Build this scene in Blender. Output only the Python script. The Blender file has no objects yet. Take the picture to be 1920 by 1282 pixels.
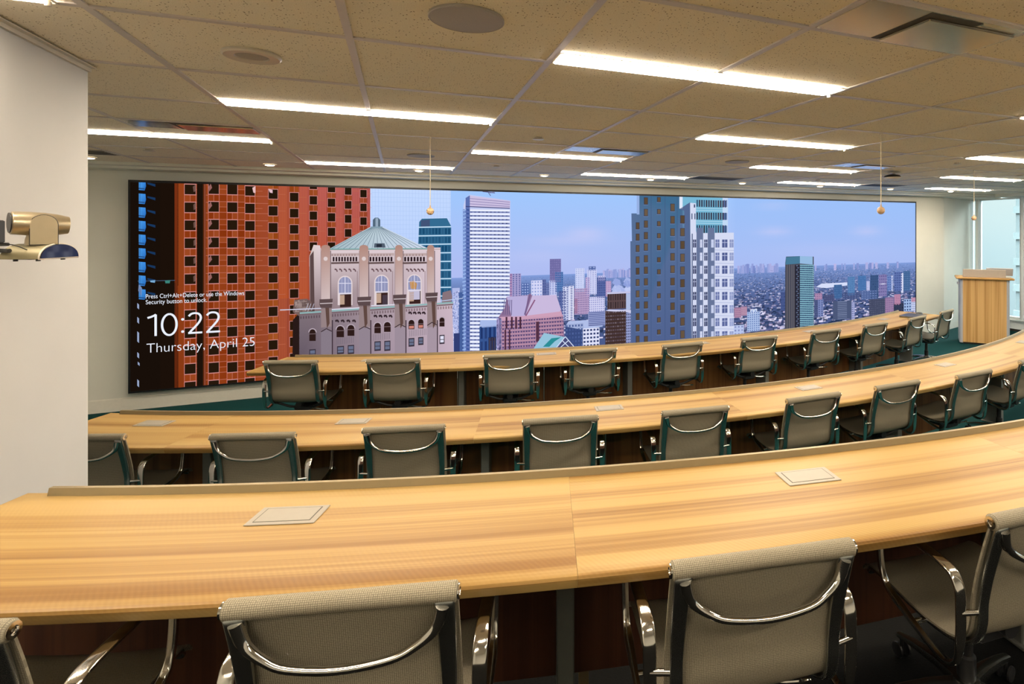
import bpy, math, random
from mathutils import Vector, Matrix
random.seed(7)
PI = math.pi
scene = bpy.context.scene
COL = scene.collection

# ------------------------------------------------------------------ camera model (image taken as 1920 x 1282)
W_, H_ = 1920.0, 1282.0
FPX, PX, PY, YAW = 1056.6, 1200.0, 433.0, math.radians(23.01)
CZ = 2.0                      # eye height over the main floor
CEIL = CZ + .725              # 2.725
FLOOR2 = .40                  # raised floor of the rear row
T = .762                      # ceiling module
GX, GY = -.9397, 2.3804       # origin of the ceiling module
YW = 8.03                     # screen wall
cam = bpy.data.cameras.new('camera'); camo = bpy.data.objects.new('camera', cam); COL.objects.link(camo)
camo.location = (0, 0, CZ); camo.rotation_euler = (PI / 2, 0, -YAW)
cam.sensor_width = 36.0; cam.lens = FPX / W_ * 36.0
cam.shift_x = (W_ / 2 - PX) / W_; cam.shift_y = -(H_ / 2 - PY) / W_
cam.clip_start = .02; cam.clip_end = 500
scene.camera = camo


# ------------------------------------------------------------------ helpers
def lin1(c):
    c /= 255.0
    return c / 12.92 if c <= .04045 else ((c + .055) / 1.055) ** 2.4


def lin(r, g, b):
    return (lin1(r), lin1(g), lin1(b))


class MB:
    """collects vertices and faces for one mesh"""
    def __init__(s):
        s.v = []; s.f = []; s.uv = []; s.m = []

    def face(s, idx, mat=0, uv=None):
        s.f.append(tuple(idx)); s.m.append(mat); s.uv.append(uv)

    def add(s, vs):
        n = len(s.v); s.v.extend(tuple(p) for p in vs); return n

    def box(s, x0, y0, z0, x1, y1, z1, mat=0, M=None):
        P = [(x0, y0, z0), (x1, y0, z0), (x1, y1, z0), (x0, y1, z0), (x0, y0, z1), (x1, y0, z1), (x1, y1, z1), (x0, y1, z1)]
        if M is not None: P = [M @ Vector(p) for p in P]
        n = s.add(P)
        for q in ((0, 3, 2, 1), (4, 5, 6, 7), (0, 1, 5, 4), (1, 2, 6, 5), (2, 3, 7, 6), (3, 0, 4, 7)):
            s.face([n + k for k in q], mat)
        return s

    def rbox(s, x0, y0, z0, x1, y1, z1, r=.005, mat=0, M=None):
        """box with chamfered edges"""
        pts = []
        cx, cy, cz = (x0 + x1) / 2, (y0 + y1) / 2, (z0 + z1) / 2
        hx, hy, hz = (x1 - x0) / 2, (y1 - y0) / 2, (z1 - z0) / 2
        r = min(r, hx * .9, hy * .9, hz * .9)
        lay = [(hx - r, hy - r, -hz), (hx, hy, -hz + r), (hx, hy, hz - r), (hx - r, hy - r, hz)]
        rings = []
        for (a, b, z) in lay:
            ring = []
            c = r
            for (sx, sy) in ((1, 1), (-1, 1), (-1, -1), (1, -1)):
                p1 = (sx * a, sy * (b - c)); p2 = (sx * (a - c), sy * b)
                if sx * sy > 0: ring += [p1, p2]
                else: ring += [p2, p1]
            ring = [Vector((cx + p[0], cy + p[1], cz + z)) for p in ring]
            if M is not None: ring = [M @ p for p in ring]
            rings.append(s.add(ring))
        N = 8
        for a, b in zip(rings, rings[1:]):
            for k in range(N): s.face((a + k, a + (k + 1) % N, b + (k + 1) % N, b + k), mat)
        s.face([rings[0] + k for k in reversed(range(N))], mat)
        s.face([rings[-1] + k for k in range(N)], mat)
        return s

    def lathe(s, prof, n=24, c=(0, 0, 0), axis='z', mat=0, cap=True, M=None):
        rings = []
        for (r, h) in prof:
            P = []
            for k in range(n):
                a = 2 * PI * k / n
                if axis == 'z': p = (c[0] + r * math.cos(a), c[1] + r * math.sin(a), c[2] + h)
                elif axis == 'x': p = (c[0] + h, c[1] + r * math.cos(a), c[2] + r * math.sin(a))
                else: p = (c[0] + r * math.sin(a), c[1] + h, c[2] + r * math.cos(a))
                P.append(M @ Vector(p) if M is not None else p)
            rings.append(s.add(P))
        for a, b in zip(rings, rings[1:]):
            for k in range(n): s.face((a + k, a + (k + 1) % n, b + (k + 1) % n, b + k), mat)
        if cap:
            s.face([rings[0] + k for k in reversed(range(n))], mat)
            s.face([rings[-1] + k for k in range(n)], mat)
        return s

    def tube(s, path, rad, n=10, closed=False, mat=0, flat=None, side=None, cap=True):
        """sweep along path; rad number or list; flat = list of (w, t) section sizes with side the lateral direction"""
        path = [Vector(p) for p in path]; m = len(path)
        rings = []; prev = None
        for i in range(m):
            if closed: t = path[(i + 1) % m] - path[(i - 1) % m]
            else: t = path[min(i + 1, m - 1)] - path[max(i - 1, 0)]
            t.normalize()
            if side is not None:
                a = Vector(side); a = (a - t * a.dot(t)).normalized()
            else:
                if prev is None:
                    a = t.orthogonal().normalized()
                else:
                    a = (prev - t * prev.dot(t)).normalized()
                prev = a
            b = t.cross(a).normalized()
            P = []
            for k in range(n):
                th = 2 * PI * k / n
                c_, s_ = math.cos(th), math.sin(th)
                if flat is not None:
                    w, h = flat[i] if isinstance(flat, list) else flat
                    e = .55
                    x = math.copysign(abs(c_) ** e, c_) * w / 2; y = math.copysign(abs(s_) ** e, s_) * h / 2
                else:
                    r = rad[i] if isinstance(rad, (list, tuple)) else rad
                    x, y = c_ * r, s_ * r
                P.append(path[i] + a * x + b * y)
            rings.append(s.add(P))
        pairs = list(zip(rings, rings[1:]))
        if closed: pairs.append((rings[-1], rings[0]))
        for a, b in pairs:
            for k in range(n): s.face((a + k, a + (k + 1) % n, b + (k + 1) % n, b + k), mat)
        if not closed and cap:
            s.face([rings[0] + k for k in reversed(range(n))], mat)
            s.face([rings[-1] + k for k in range(n)], mat)
        return s

    def prism(s, poly, z0, z1, mat=0, M=None):
        """poly: xy outline, counter-clockwise"""
        n = len(poly)
        lo = [Vector((p[0], p[1], z0)) for p in poly]; hi = [Vector((p[0], p[1], z1)) for p in poly]
        if M is not None: lo = [M @ p for p in lo]; hi = [M @ p for p in hi]
        a = s.add(lo); b = s.add(hi)
        for k in range(n): s.face((a + k, a + (k + 1) % n, b + (k + 1) % n, b + k), mat)
        s.face([a + k for k in reversed(range(n))], mat); s.face([b + k for k in range(n)], mat)
        return s

    def build(s, name, mat, parent=None, smooth=False, sharp=40, loc=None, kind=None, label=None):
        me = bpy.data.meshes.new(name)
        me.from_pydata(s.v, [], s.f)
        mats = mat if isinstance(mat, (list, tuple)) else [mat]
        for m in mats: me.materials.append(m)
        if any(s.m):
            me.polygons.foreach_set('material_index', s.m)
        if any(u is not None for u in s.uv):
            ul = me.uv_layers.new(name='UVMap')
            k = 0
            for p, u in zip(me.polygons, s.uv):
                for j in range(p.loop_total):
                    ul.data[p.loop_start + j].uv = u[j] if u else (0, 0)
        me.update(); me.validate()
        if smooth:
            me.polygons.foreach_set('use_smooth', [True] * len(me.polygons))
            try: me.set_sharp_from_angle(angle=math.radians(sharp))
            except Exception: pass
        o = bpy.data.objects.new(name, me); COL.objects.link(o)
        if parent is not None: o.parent = parent
        if loc is not None: o.location = loc
        if kind: o['kind'] = kind
        if label: o['label'] = label
        return o


def tag(o, label, cat, group=None):
    o['label'] = label; o['category'] = cat
    if group: o['group'] = group
    return o


def thing(name, label, cat, loc=(0, 0, 0), rz=0, group=None):
    o = bpy.data.objects.new(name, None); COL.objects.link(o)
    o.location = loc; o.rotation_euler = (0, 0, rz); o.empty_display_size = .1
    return tag(o, label, cat, group)


def dup(root, loc, rz, label, group=None):
    r = root.copy(); COL.objects.link(r); r.location = loc; r.rotation_euler = (0, 0, rz); r['label'] = label
    if group: r['group'] = group
    for ch in list(root.children):
        c = ch.copy(); COL.objects.link(c); c.parent = r
        for g in list(ch.children):
            d = g.copy(); COL.objects.link(d); d.parent = c
    return r


def catmull(P, k=6, closed=False):
    P = [Vector(p) for p in P]; n = len(P); out = []
    rng = range(n) if closed else range(n - 1)
    for i in rng:
        if closed: a, b, c, d = P[(i - 1) % n], P[i], P[(i + 1) % n], P[(i + 2) % n]
        else: a, b, c, d = P[max(i - 1, 0)], P[i], P[i + 1], P[min(i + 2, n - 1)]
        for j in range(k):
            t = j / k
            out.append(.5 * ((2 * b) + (c - a) * t + (2 * a - 5 * b + 4 * c - d) * t * t + (3 * b - a - 3 * c + d) * t ** 3))
    if not closed: out.append(P[-1])
    return out


# ------------------------------------------------------------------ materials
def new_mat(name):
    m = bpy.data.materials.new(name); m.use_nodes = True
    nt = m.node_tree
    return m, nt, nt.nodes['Principled BSDF']


def N(nt, t, **kw):
    n = nt.nodes.new(t)
    for k, v in kw.items():
        if k.startswith('i_'): n.inputs[int(k[2:]) if k[2:].isdigit() else k[2:].replace('_', ' ')].default_value = v
        else: setattr(n, k, v)
    return n


def ramp(nt, stops, interp='LINEAR'):
    r = nt.nodes.new('ShaderNodeValToRGB'); cr = r.color_ramp; cr.interpolation = interp
    while len(cr.elements) > 1: cr.elements.remove(cr.elements[-1])
    cr.elements[0].position = stops[0][0]; cr.elements[0].color = (*stops[0][1], 1)
    for p, c in stops[1:]:
        e = cr.elements.new(p); e.color = (*c, 1)
    return r


def simple(name, col, rough=.5, metal=0.0, noise=0.0, nscale=40, bump=0.0, spec=None, coat=0):
    m, nt, b = new_mat(name)
    b.inputs['Roughness'].default_value = rough; b.inputs['Metallic'].default_value = metal
    if spec is not None: b.inputs['Specular IOR Level'].default_value = spec
    if coat: b.inputs['Coat Weight'].default_value = coat
    tc = N(nt, 'ShaderNodeTexCoord'); nz = N(nt, 'ShaderNodeTexNoise'); nz.inputs['Scale'].default_value = nscale
    nz.inputs['Detail'].default_value = 3
    nt.links.new(tc.outputs['Object'], nz.inputs['Vector'])
    k = max(noise, .02)
    r = ramp(nt, [(.3, tuple(c * (1 - k) for c in col)), (.7, tuple(min(1, c * (1 + k)) for c in col))])
    nt.links.new(nz.outputs['Fac'], r.inputs['Fac']); nt.links.new(r.outputs['Color'], b.inputs['Base Color'])
    if bump:
        bp = N(nt, 'ShaderNodeBump'); bp.inputs['Strength'].default_value = bump; bp.inputs['Distance'].default_value = .002
        nt.links.new(nz.outputs['Fac'], bp.inputs['Height']); nt.links.new(bp.outputs['Normal'], b.inputs['Normal'])
    return m


def emit_mat(name, col, strength):
    m, nt, b = new_mat(name)
    nt.nodes.remove(b); e = N(nt, 'ShaderNodeEmission')
    e.inputs['Color'].default_value = (*col, 1); e.inputs['Strength'].default_value = strength
    nt.links.new(e.outputs[0], nt.nodes['Material Output'].inputs[0])
    return m


M = {}
M['wall'] = simple('wall_paint', (.75, .75, .685), .75, noise=.02, nscale=3)
M['pier'] = simple('pier_paint', (.515, .51, .505), .7, noise=.02, nscale=3)
M['base'] = simple('baseboard_paint', (.82, .79, .71), .5)
M['grid'] = simple('ceiling_tee_metal', (.60, .56, .54), .38, noise=.02)
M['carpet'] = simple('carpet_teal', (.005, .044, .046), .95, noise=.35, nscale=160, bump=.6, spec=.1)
M['carpet_shaded'] = simple('carpet_underdesk_shade', (.003, .0032, .003), .95, noise=.35, nscale=160, bump=.6, spec=.1)  # raised-floor carpet; shade beneath desk and chairs is painted into its colour
M['alu'] = simple('polished_aluminium', (.72, .69, .64), .12, 1.0)
M['alu_dark'] = simple('polished_aluminium_rail', (.40, .41, .39), .27, 1.0)
M['cam_base'] = simple('camera_base_metal', (.22, .19, .11), .5, .4)
M['satin'] = simple('satin_rail_metal', (.25, .195, .105), .42, .35)
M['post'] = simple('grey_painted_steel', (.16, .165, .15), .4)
M['post_shaded'] = simple('shaded_grey_painted_steel', (.085, .09, .08), .45)  # shaded copy of the post steel for the nearest desk, dimness in the colour
M['black'] = simple('black_plastic', (.012, .012, .013), .45)
M['bezel'] = simple('screen_bezel', (.006, .006, .008), .4)
M['putty'] = simple('putty_lid_plastic', (.27, .243, .20), .45)
M['slot'] = simple('dark_slot', (.03, .025, .02), .6)
M['speaker'] = simple('speaker_grille', (.36, .33, .29), .55, noise=.1, nscale=500)
M['white_fit'] = simple('white_fitting', (.60, .55, .46), .35)
M['steel_panel'] = simple('glossy_metal_panel', (.62, .56, .46), .16, .7)
M['champagne'] = simple('champagne_metal', (.48, .40, .27), .3, .75)
M['camglass'] = simple('camera_window', (.008, .008, .03), .05, 0, coat=1)
M['ball'] = simple('tan_ball', (.50, .34, .20), .6, noise=.15, nscale=60)
M['cord'] = simple('cream_cord', (.62, .52, .36), .6)
M['frame'] = simple('window_frame_white', (.78, .82, .82), .4)
M['grey_lam'] = simple('grey_laminate', (.42, .44, .48), .4)
M['taupe'] = simple('taupe_board', (.40, .35, .30), .5)
M['laptop'] = simple('dark_laptop_lid', (.045, .045, .05), .35, .4)
M['tower_band'] = simple('pale_tower_band', (.12, .145, .15), .5)
M['tower'] = simple('pale_tower_cladding', (.095, .115, .12), .5, noise=.1, nscale=.3)


def ceiling_mat():
    m, nt, b = new_mat('fissured_ceiling_tile')
    b.inputs['Roughness'].default_value = .9; b.inputs['Specular IOR Level'].default_value = .15
    tc = N(nt, 'ShaderNodeTexCoord')
    nz = N(nt, 'ShaderNodeTexNoise'); nz.inputs['Scale'].default_value = 120; nz.inputs['Detail'].default_value = 2
    mp = N(nt, 'ShaderNodeMixRGB'); mp.blend_type = 'LINEAR_LIGHT'; mp.inputs[0].default_value = .004
    nt.links.new(tc.outputs['Object'], mp.inputs[1]); nt.links.new(nz.outputs['Color'], mp.inputs[2])
    nt.links.new(tc.outputs['Object'], nz.inputs['Vector'])
    v = N(nt, 'ShaderNodeTexVoronoi'); v.inputs['Scale'].default_value = 88
    nt.links.new(mp.outputs[0], v.inputs['Vector'])
    # only some cells carry a pit
    wn = N(nt, 'ShaderNodeMath', operation='GREATER_THAN'); wn.inputs[1].default_value = .50
    sep = N(nt, 'ShaderNodeSeparateColor'); nt.links.new(v.outputs['Color'], sep.inputs[0])
    nt.links.new(sep.outputs[0], wn.inputs[0])
    lt = N(nt, 'ShaderNodeMath', operation='LESS_THAN'); lt.inputs[1].default_value = .21
    nt.links.new(v.outputs['Distance'], lt.inputs[0])
    mu = N(nt, 'ShaderNodeMath', operation='MULTIPLY'); nt.links.new(wn.outputs[0], mu.inputs[0]); nt.links.new(lt.outputs[0], mu.inputs[1])
    n2 = N(nt, 'ShaderNodeTexNoise'); n2.inputs['Scale'].default_value = 260; nt.links.new(tc.outputs['Object'], n2.inputs['Vector'])
    r = ramp(nt, [(.35, (.84, .77, .62)), (.65, (.95, .89, .74))]); nt.links.new(n2.outputs['Fac'], r.inputs['Fac'])
    mx = N(nt, 'ShaderNodeMixRGB'); nt.links.new(mu.outputs[0], mx.inputs[0]); nt.links.new(r.outputs['Color'], mx.inputs[1])
    mx.inputs[2].default_value = (.17, .115, .055, 1)
    nt.links.new(mx.outputs[0], b.inputs['Base Color'])
    return m


M['tile'] = ceiling_mat()


def wood_mat(name, light, mid, dark, along=.14, across=10.0, rough=.44, vertical=False, figure=True):
    """grain runs along UV u; bands follow UV v"""
    m, nt, b = new_mat(name)
    b.inputs['Roughness'].default_value = rough; b.inputs['Specular IOR Level'].default_value = .3
    uv = N(nt, 'ShaderNodeUVMap')

    def noise(su, sv, detail, off=0):
        mp = N(nt, 'ShaderNodeMapping'); mp.inputs['Scale'].default_value = (su, sv, 1); mp.inputs['Location'].default_value = (off, off * 1.7, 0)
        nt.links.new(uv.outputs[0], mp.inputs[0])
        n = N(nt, 'ShaderNodeTexNoise'); n.inputs['Scale'].default_value = 1; n.inputs['Detail'].default_value = detail
        nt.links.new(mp.outputs[0], n.inputs['Vector']); return n
    a = noise(along, across, 2); c = noise(along * 1.6, across * 5.5, 3, 3.3); d = noise(along * 6, across * 30, 2, 9.1)
    m1 = N(nt, 'ShaderNodeMath', operation='MULTIPLY'); m1.inputs[1].default_value = .62; nt.links.new(a.outputs['Fac'], m1.inputs[0])
    m2 = N(nt, 'ShaderNodeMath', operation='MULTIPLY_ADD'); m2.inputs[1].default_value = .30
    nt.links.new(c.outputs['Fac'], m2.inputs[0]); nt.links.new(m1.outputs[0], m2.inputs[2])
    m3 = N(nt, 'ShaderNodeMath', operation='MULTIPLY_ADD'); m3.inputs[1].default_value = .10
    nt.links.new(d.outputs['Fac'], m3.inputs[0]); nt.links.new(m2.outputs[0], m3.inputs[2])
    r = ramp(nt, [(.38, dark), (.47, mid), (.54, light), (.66, tuple(min(1, x * 1.05) for x in light))])
    nt.links.new(m3.outputs[0], r.inputs['Fac'])
    out = r.outputs['Color']
    if figure:   # fine cross-grain ripple
        mp = N(nt, 'ShaderNodeMapping'); mp.inputs['Rotation'].default_value = (0, 0, .62); mp.inputs['Scale'].default_value = (1, 1, 1)
        nt.links.new(uv.outputs[0], mp.inputs[0])
        w = N(nt, 'ShaderNodeTexWave'); w.inputs['Scale'].default_value = 25; w.inputs['Distortion'].default_value = 2.2; w.inputs['Detail'].default_value = 1
        w.inputs['Detail Scale'].default_value = .4
        nt.links.new(mp.outputs[0], w.inputs['Vector'])
        k = noise(.9, 4.5, 1, 5.7)
        kr = ramp(nt, [(.45, (0, 0, 0)), (.7, (.17, .17, .17))]); nt.links.new(k.outputs['Fac'], kr.inputs['Fac'])
        mm = N(nt, 'ShaderNodeMath', operation='MULTIPLY'); nt.links.new(w.outputs['Fac'], mm.inputs[0]); nt.links.new(kr.outputs['Color'], mm.inputs[1])
        mx = N(nt, 'ShaderNodeMixRGB'); mx.blend_type = 'MULTIPLY'; nt.links.new(mm.outputs[0], mx.inputs[0]); nt.links.new(out, mx.inputs[1])
        mx.inputs[2].default_value = (.55, .42, .28, 1); out = mx.outputs[0]
    nt.links.new(out, b.inputs['Base Color'])
    return m


M['wood'] = wood_mat('honey_striped_veneer', (.36, .235, .082), (.30, .177, .053), (.205, .104, .027))
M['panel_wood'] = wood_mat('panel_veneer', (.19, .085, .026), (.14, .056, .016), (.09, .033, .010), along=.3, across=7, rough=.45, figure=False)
M['panel_shaded'] = wood_mat('shaded_panel_veneer', (.075, .028, .013), (.058, .020, .009), (.04, .013, .006), along=.3, across=7, rough=.5, figure=False)  # same veneer as the other panels, darkened for the weaker light at the nearest desk
M['lectern_wood'] = wood_mat('lectern_veneer', (.60, .37, .15), (.47, .27, .09), (.36, .19, .055), along=.25, across=11, rough=.45, figure=False)


def fabric_mat(see_through):
    m, nt, b = new_mat('taupe_mesh_weave')
    b.inputs['Roughness'].default_value = .7; b.inputs['Specular IOR Level'].default_value = .3
    tc = N(nt, 'ShaderNodeUVMap')
    ck = N(nt, 'ShaderNodeTexVoronoi'); ck.inputs['Scale'].default_value = 230; ck.inputs['Randomness'].default_value = .15
    nt.links.new(tc.outputs[0], ck.inputs['Vector'])
    r = ramp(nt, [(.10, (.35, .312, .225)), (.55, (.148, .128, .09))]); nt.links.new(ck.outputs['Distance'], r.inputs['Fac'])
    nt.links.new(r.outputs['Color'], b.inputs['Base Color'])
    bp = N(nt, 'ShaderNodeBump'); bp.inputs['Strength'].default_value = .5; bp.inputs['Distance'].default_value = .001; bp.invert = True
    nt.links.new(ck.outputs['Distance'], bp.inputs['Height']); nt.links.new(bp.outputs[0], b.inputs['Normal'])
    if see_through:
        t = N(nt, 'ShaderNodeBsdfTransparent'); mx = N(nt, 'ShaderNodeMixShader'); mx.inputs[0].default_value = see_through
        nt.links.new(b.outputs[0], mx.inputs[1]); nt.links.new(t.outputs[0], mx.inputs[2]); nt.links.new(mx.outputs[0], nt.nodes['Material Output'].inputs[0])
    return m


M['fabric'] = fabric_mat(0); M['mesh'] = fabric_mat(.10)
M['lamp'] = emit_mat('lamp_lens_warm', (1.0, .85, .66), 64.0)
M['down'] = emit_mat('downlight_lens', (1.0, .85, .66), 20.0)


def glass_mat():
    m, nt, b = new_mat('window_glass')
    nt.nodes.remove(b)
    t = N(nt, 'ShaderNodeBsdfTransparent'); t.inputs[0].default_value = (.93, .97, .97, 1)
    g = N(nt, 'ShaderNodeBsdfGlossy'); g.inputs['Roughness'].default_value = .02
    f = N(nt, 'ShaderNodeFresnel'); f.inputs[0].default_value = 1.5
    mx = N(nt, 'ShaderNodeMixShader'); nt.links.new(f.outputs[0], mx.inputs[0]); nt.links.new(t.outputs[0], mx.inputs[1]); nt.links.new(g.outputs[0], mx.inputs[2])
    nt.links.new(mx.outputs[0], nt.nodes['Material Output'].inputs[0])
    return m


M['glass'] = glass_mat()

# ------------------------------------------------------------------ the setting
def struct(name, mb, mat, **kw):
    return mb.build(name, mat, kind='structure', **kw)


XW = 11.36                     # window wall
XL, YR = -4.2, -3.0            # far left wall, rear wall
PIERX, PIERY = -1.274, 3.25
PIERY0, XN = 2.42, -2.60
b = MB(); b.box(XL - .2, YR - .2, -.2, XW + .3, 8.8, 0); struct('floor', b, M['carpet'])
# raised floor for the rear row: follows the curve of the rear desk
CX = 3.12
APEX = {3: 1.05, 2: 3.26, 1: 5.19}
RN = 11.5; DEPTH = .60


def pol(row, r, deg):
    a = math.radians(deg)
    return (CX + r * math.sin(a), APEX[row] + RN - r * math.cos(a))


arc = [pol(3, RN - DEPTH - .06, -23.4 + 46.8 * k / 60) for k in range(61)]
poly = [(XN + .001, YR)] + [(XW, YR)] + [(XW, arc[-1][1])] + list(reversed(arc)) + [(PIERX + .002, arc[0][1]), (PIERX + .002, PIERY0 - .001), (XN + .001, PIERY0 - .001)]
b = MB(); b.prism(poly, 0, FLOOR2); struct('floor_raised', b, M['carpet_shaded'])

# walls
b = MB(); b.box(XL, YW, 0, 10.04, YW + .15, CEIL + .1)
b.prism([(10.04, YW), (XW + .1, 8.45), (XW + .1, 8.6), (10.04, YW + .15)], 0, CEIL + .1)
struct('wall_screen', b, M['wall'])
b = MB(); b.box(XL - .15, PIERY - .15, 0, XL, YW + .15, CEIL + .1); struct('wall_far_left', b, M['wall'])
b = MB(); b.box(XL, PIERY0, 0, PIERX, PIERY, CEIL + .1); struct('wall_left', b, M['pier'])
b = MB(); b.box(XL, YR, 0, XN, PIERY0, CEIL + .1); struct('wall_near_left', b, M['wall'])
b = MB(); b.box(XL, YR - .15, 0, XW + .3, YR, CEIL + .1); struct('wall_rear', b, M['wall'])
# baseboards
b = MB(); b.box(XL, YW - .014, 0, 10.03, YW - .001, .135); b.box(XL, YW - .009, .135, 10.03, YW - .001, .142)
d = Vector((XW - 10.04, .42, 0)); L = d.length; MR = Matrix.Translation((10.04, YW, 0)) @ Matrix.Rotation(math.atan2(.42, XW - 10.04), 4, 'Z')
b.box(0, -.014, 0, L - .25, -.001, .135, M=MR)
struct('baseboard_screen', b, M['base'])
b = MB(); b.box(XN + .002, -2.9, FLOOR2 + .001, XN + .014, PIERY0 - .01, FLOOR2 + .12); struct('baseboard_left', b, M['base'])

# ceiling: tiles with pits, then the tee grid and the stepped soffit by the screen wall
YC = 7.60
b = MB(); b.box(XL, YR, CEIL + .006, XW, YC + .1, CEIL + .1); struct('ceiling', b, M['tile'])
b = MB()
tw = .0135
i0, i1 = -5, 17; j0, j1 = -7, 7
for i in range(i0, i1 + 1):
    x = GX + i * T
    if XL < x < XW - .02: b.box(x - tw, YR, CEIL, x + tw, YC, CEIL + .0058)
for j in range(j0, j1):
    y = GY + j * T
    if YR < y < YC:
        xs = [GX + i * T for i in range(i0, i1 + 1)]
        xs = [XL] + [x for x in xs if XL < x < XW] + [XW]
        for xa, xb in zip(xs, xs[1:]): b.box(xa + tw, y - tw, CEIL, xb - tw, y + tw, CEIL + .0058)
struct('trim_1', b, M['grid'])
b = MB()
b.box(XL, YC, CEIL - .025, XW, YC + .14, CEIL + .1)
b.box(XL, YC + .14, CEIL - .052, XW, 8.6, CEIL + .1)
struct('trim_2', b, M['wall'])
b = MB()          # angle trim where the pier meets the ceiling
b.box(PIERX, PIERY0, CEIL - .022, PIERX + .012, PIERY, CEIL - .002); b.box(PIERX + .012, PIERY0, CEIL - .006, PIERX + .03, PIERY, CEIL - .001)
struct('trim_3', b, M['white_fit'])
b = MB(); b.box(XW - .42, YR, CEIL - .05, XW + .1, YC, CEIL + .1); struct('trim_4', b, M['wall'])   # bulkhead over the windows

# window wall: low sill, mullions, glass
SILL = .235
b = MB(); b.box(XW - .10, YR, .05, XW + .1, 8.45, SILL - .02); b.box(XW - .14, YR, SILL - .02, XW + .1, 8.45, SILL); struct('wall_window', b, M['frame'])
b = MB(); b.box(XW - .07, YR, 0, XW + .05, 8.45, .05); struct('baseboard_window', b, M['slot'])
HEAD = CEIL - .05
edges = [8.27, 7.32]
while edges[-1] - 1.52 > YR: edges.append(edges[-1] - 1.52)
for n, (ya, yb) in enumerate(zip(edges, edges[1:])):
    fr = MB()
    w = .045
    fr.box(XW - .05, ya - w, SILL, XW + .08, ya + .02, HEAD)
    fr.box(XW - .05, yb + .012, SILL, XW + .08, yb + .03, HEAD)
    fr.box(XW - .02, yb + .03, SILL, XW + .08, ya - w, SILL + .04)
    fr.box(XW - .02, yb + .03, HEAD - .03, XW + .08, ya - w, HEAD)
    fo = fr.build('window_%d' % (n + 1), M['frame'], kind='structure')
    g = MB(); g.box(XW + .03, yb + .03, SILL + .04, XW + .038, ya - w, HEAD - .03); g.build('pane', M['glass'], fo)

fr = MB(); fr.box(XW - .05, 8.405, SILL, XW + .08, 8.45, HEAD); fr.box(XW - .02, 8.295, SILL, XW + .08, 8.405, SILL + .04); fr.box(XW - .02, 8.295, HEAD - .03, XW + .08, 8.405, HEAD)
fo = fr.build('window_%d' % (len(edges)), M['frame'], kind='structure')
g = MB(); g.box(XW + .03, 8.295, SILL + .04, XW + .038, 8.405, HEAD - .03); g.build('pane', M['glass'], fo)

# ------------------------------------------------------------------ curved desks
def arcband(mb, row, prof, a0, a1, n, uoff=0.0, mat=0, caps=True):
    """sweep a closed (r,z) profile along the arc; UV u along the arc, v across"""
    m = len(prof)
    rings = []
    for k in range(n + 1):
        a = a0 + (a1 - a0) * k / n
        rings.append(mb.add([(*pol(row, r, a), z) for r, z in prof]))
    vs = [0]
    for i in range(m): vs.append(vs[-1] + math.hypot(prof[(i + 1) % m][0] - prof[i][0], prof[(i + 1) % m][1] - prof[i][1]))
    for k in range(n):
        u0 = uoff + math.radians(a0 + (a1 - a0) * k / n) * RN; u1 = uoff + math.radians(a0 + (a1 - a0) * (k + 1) / n) * RN
        A, B = rings[k], rings[k + 1]
        for i in range(m):
            j = (i + 1) % m
            mb.face((A + i, B + i, B + j, A + j), mat, ((u0, vs[i]), (u1, vs[i]), (u1, vs[i + 1]), (u0, vs[i + 1])))
    if caps:
        uvc = [(uoff + p[1], p[0]) for p in prof]
        mb.face([rings[0] + i for i in range(m)], mat, uvc); mb.face([rings[-1] + i for i in reversed(range(m))], mat, list(reversed(uvc)))


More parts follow.
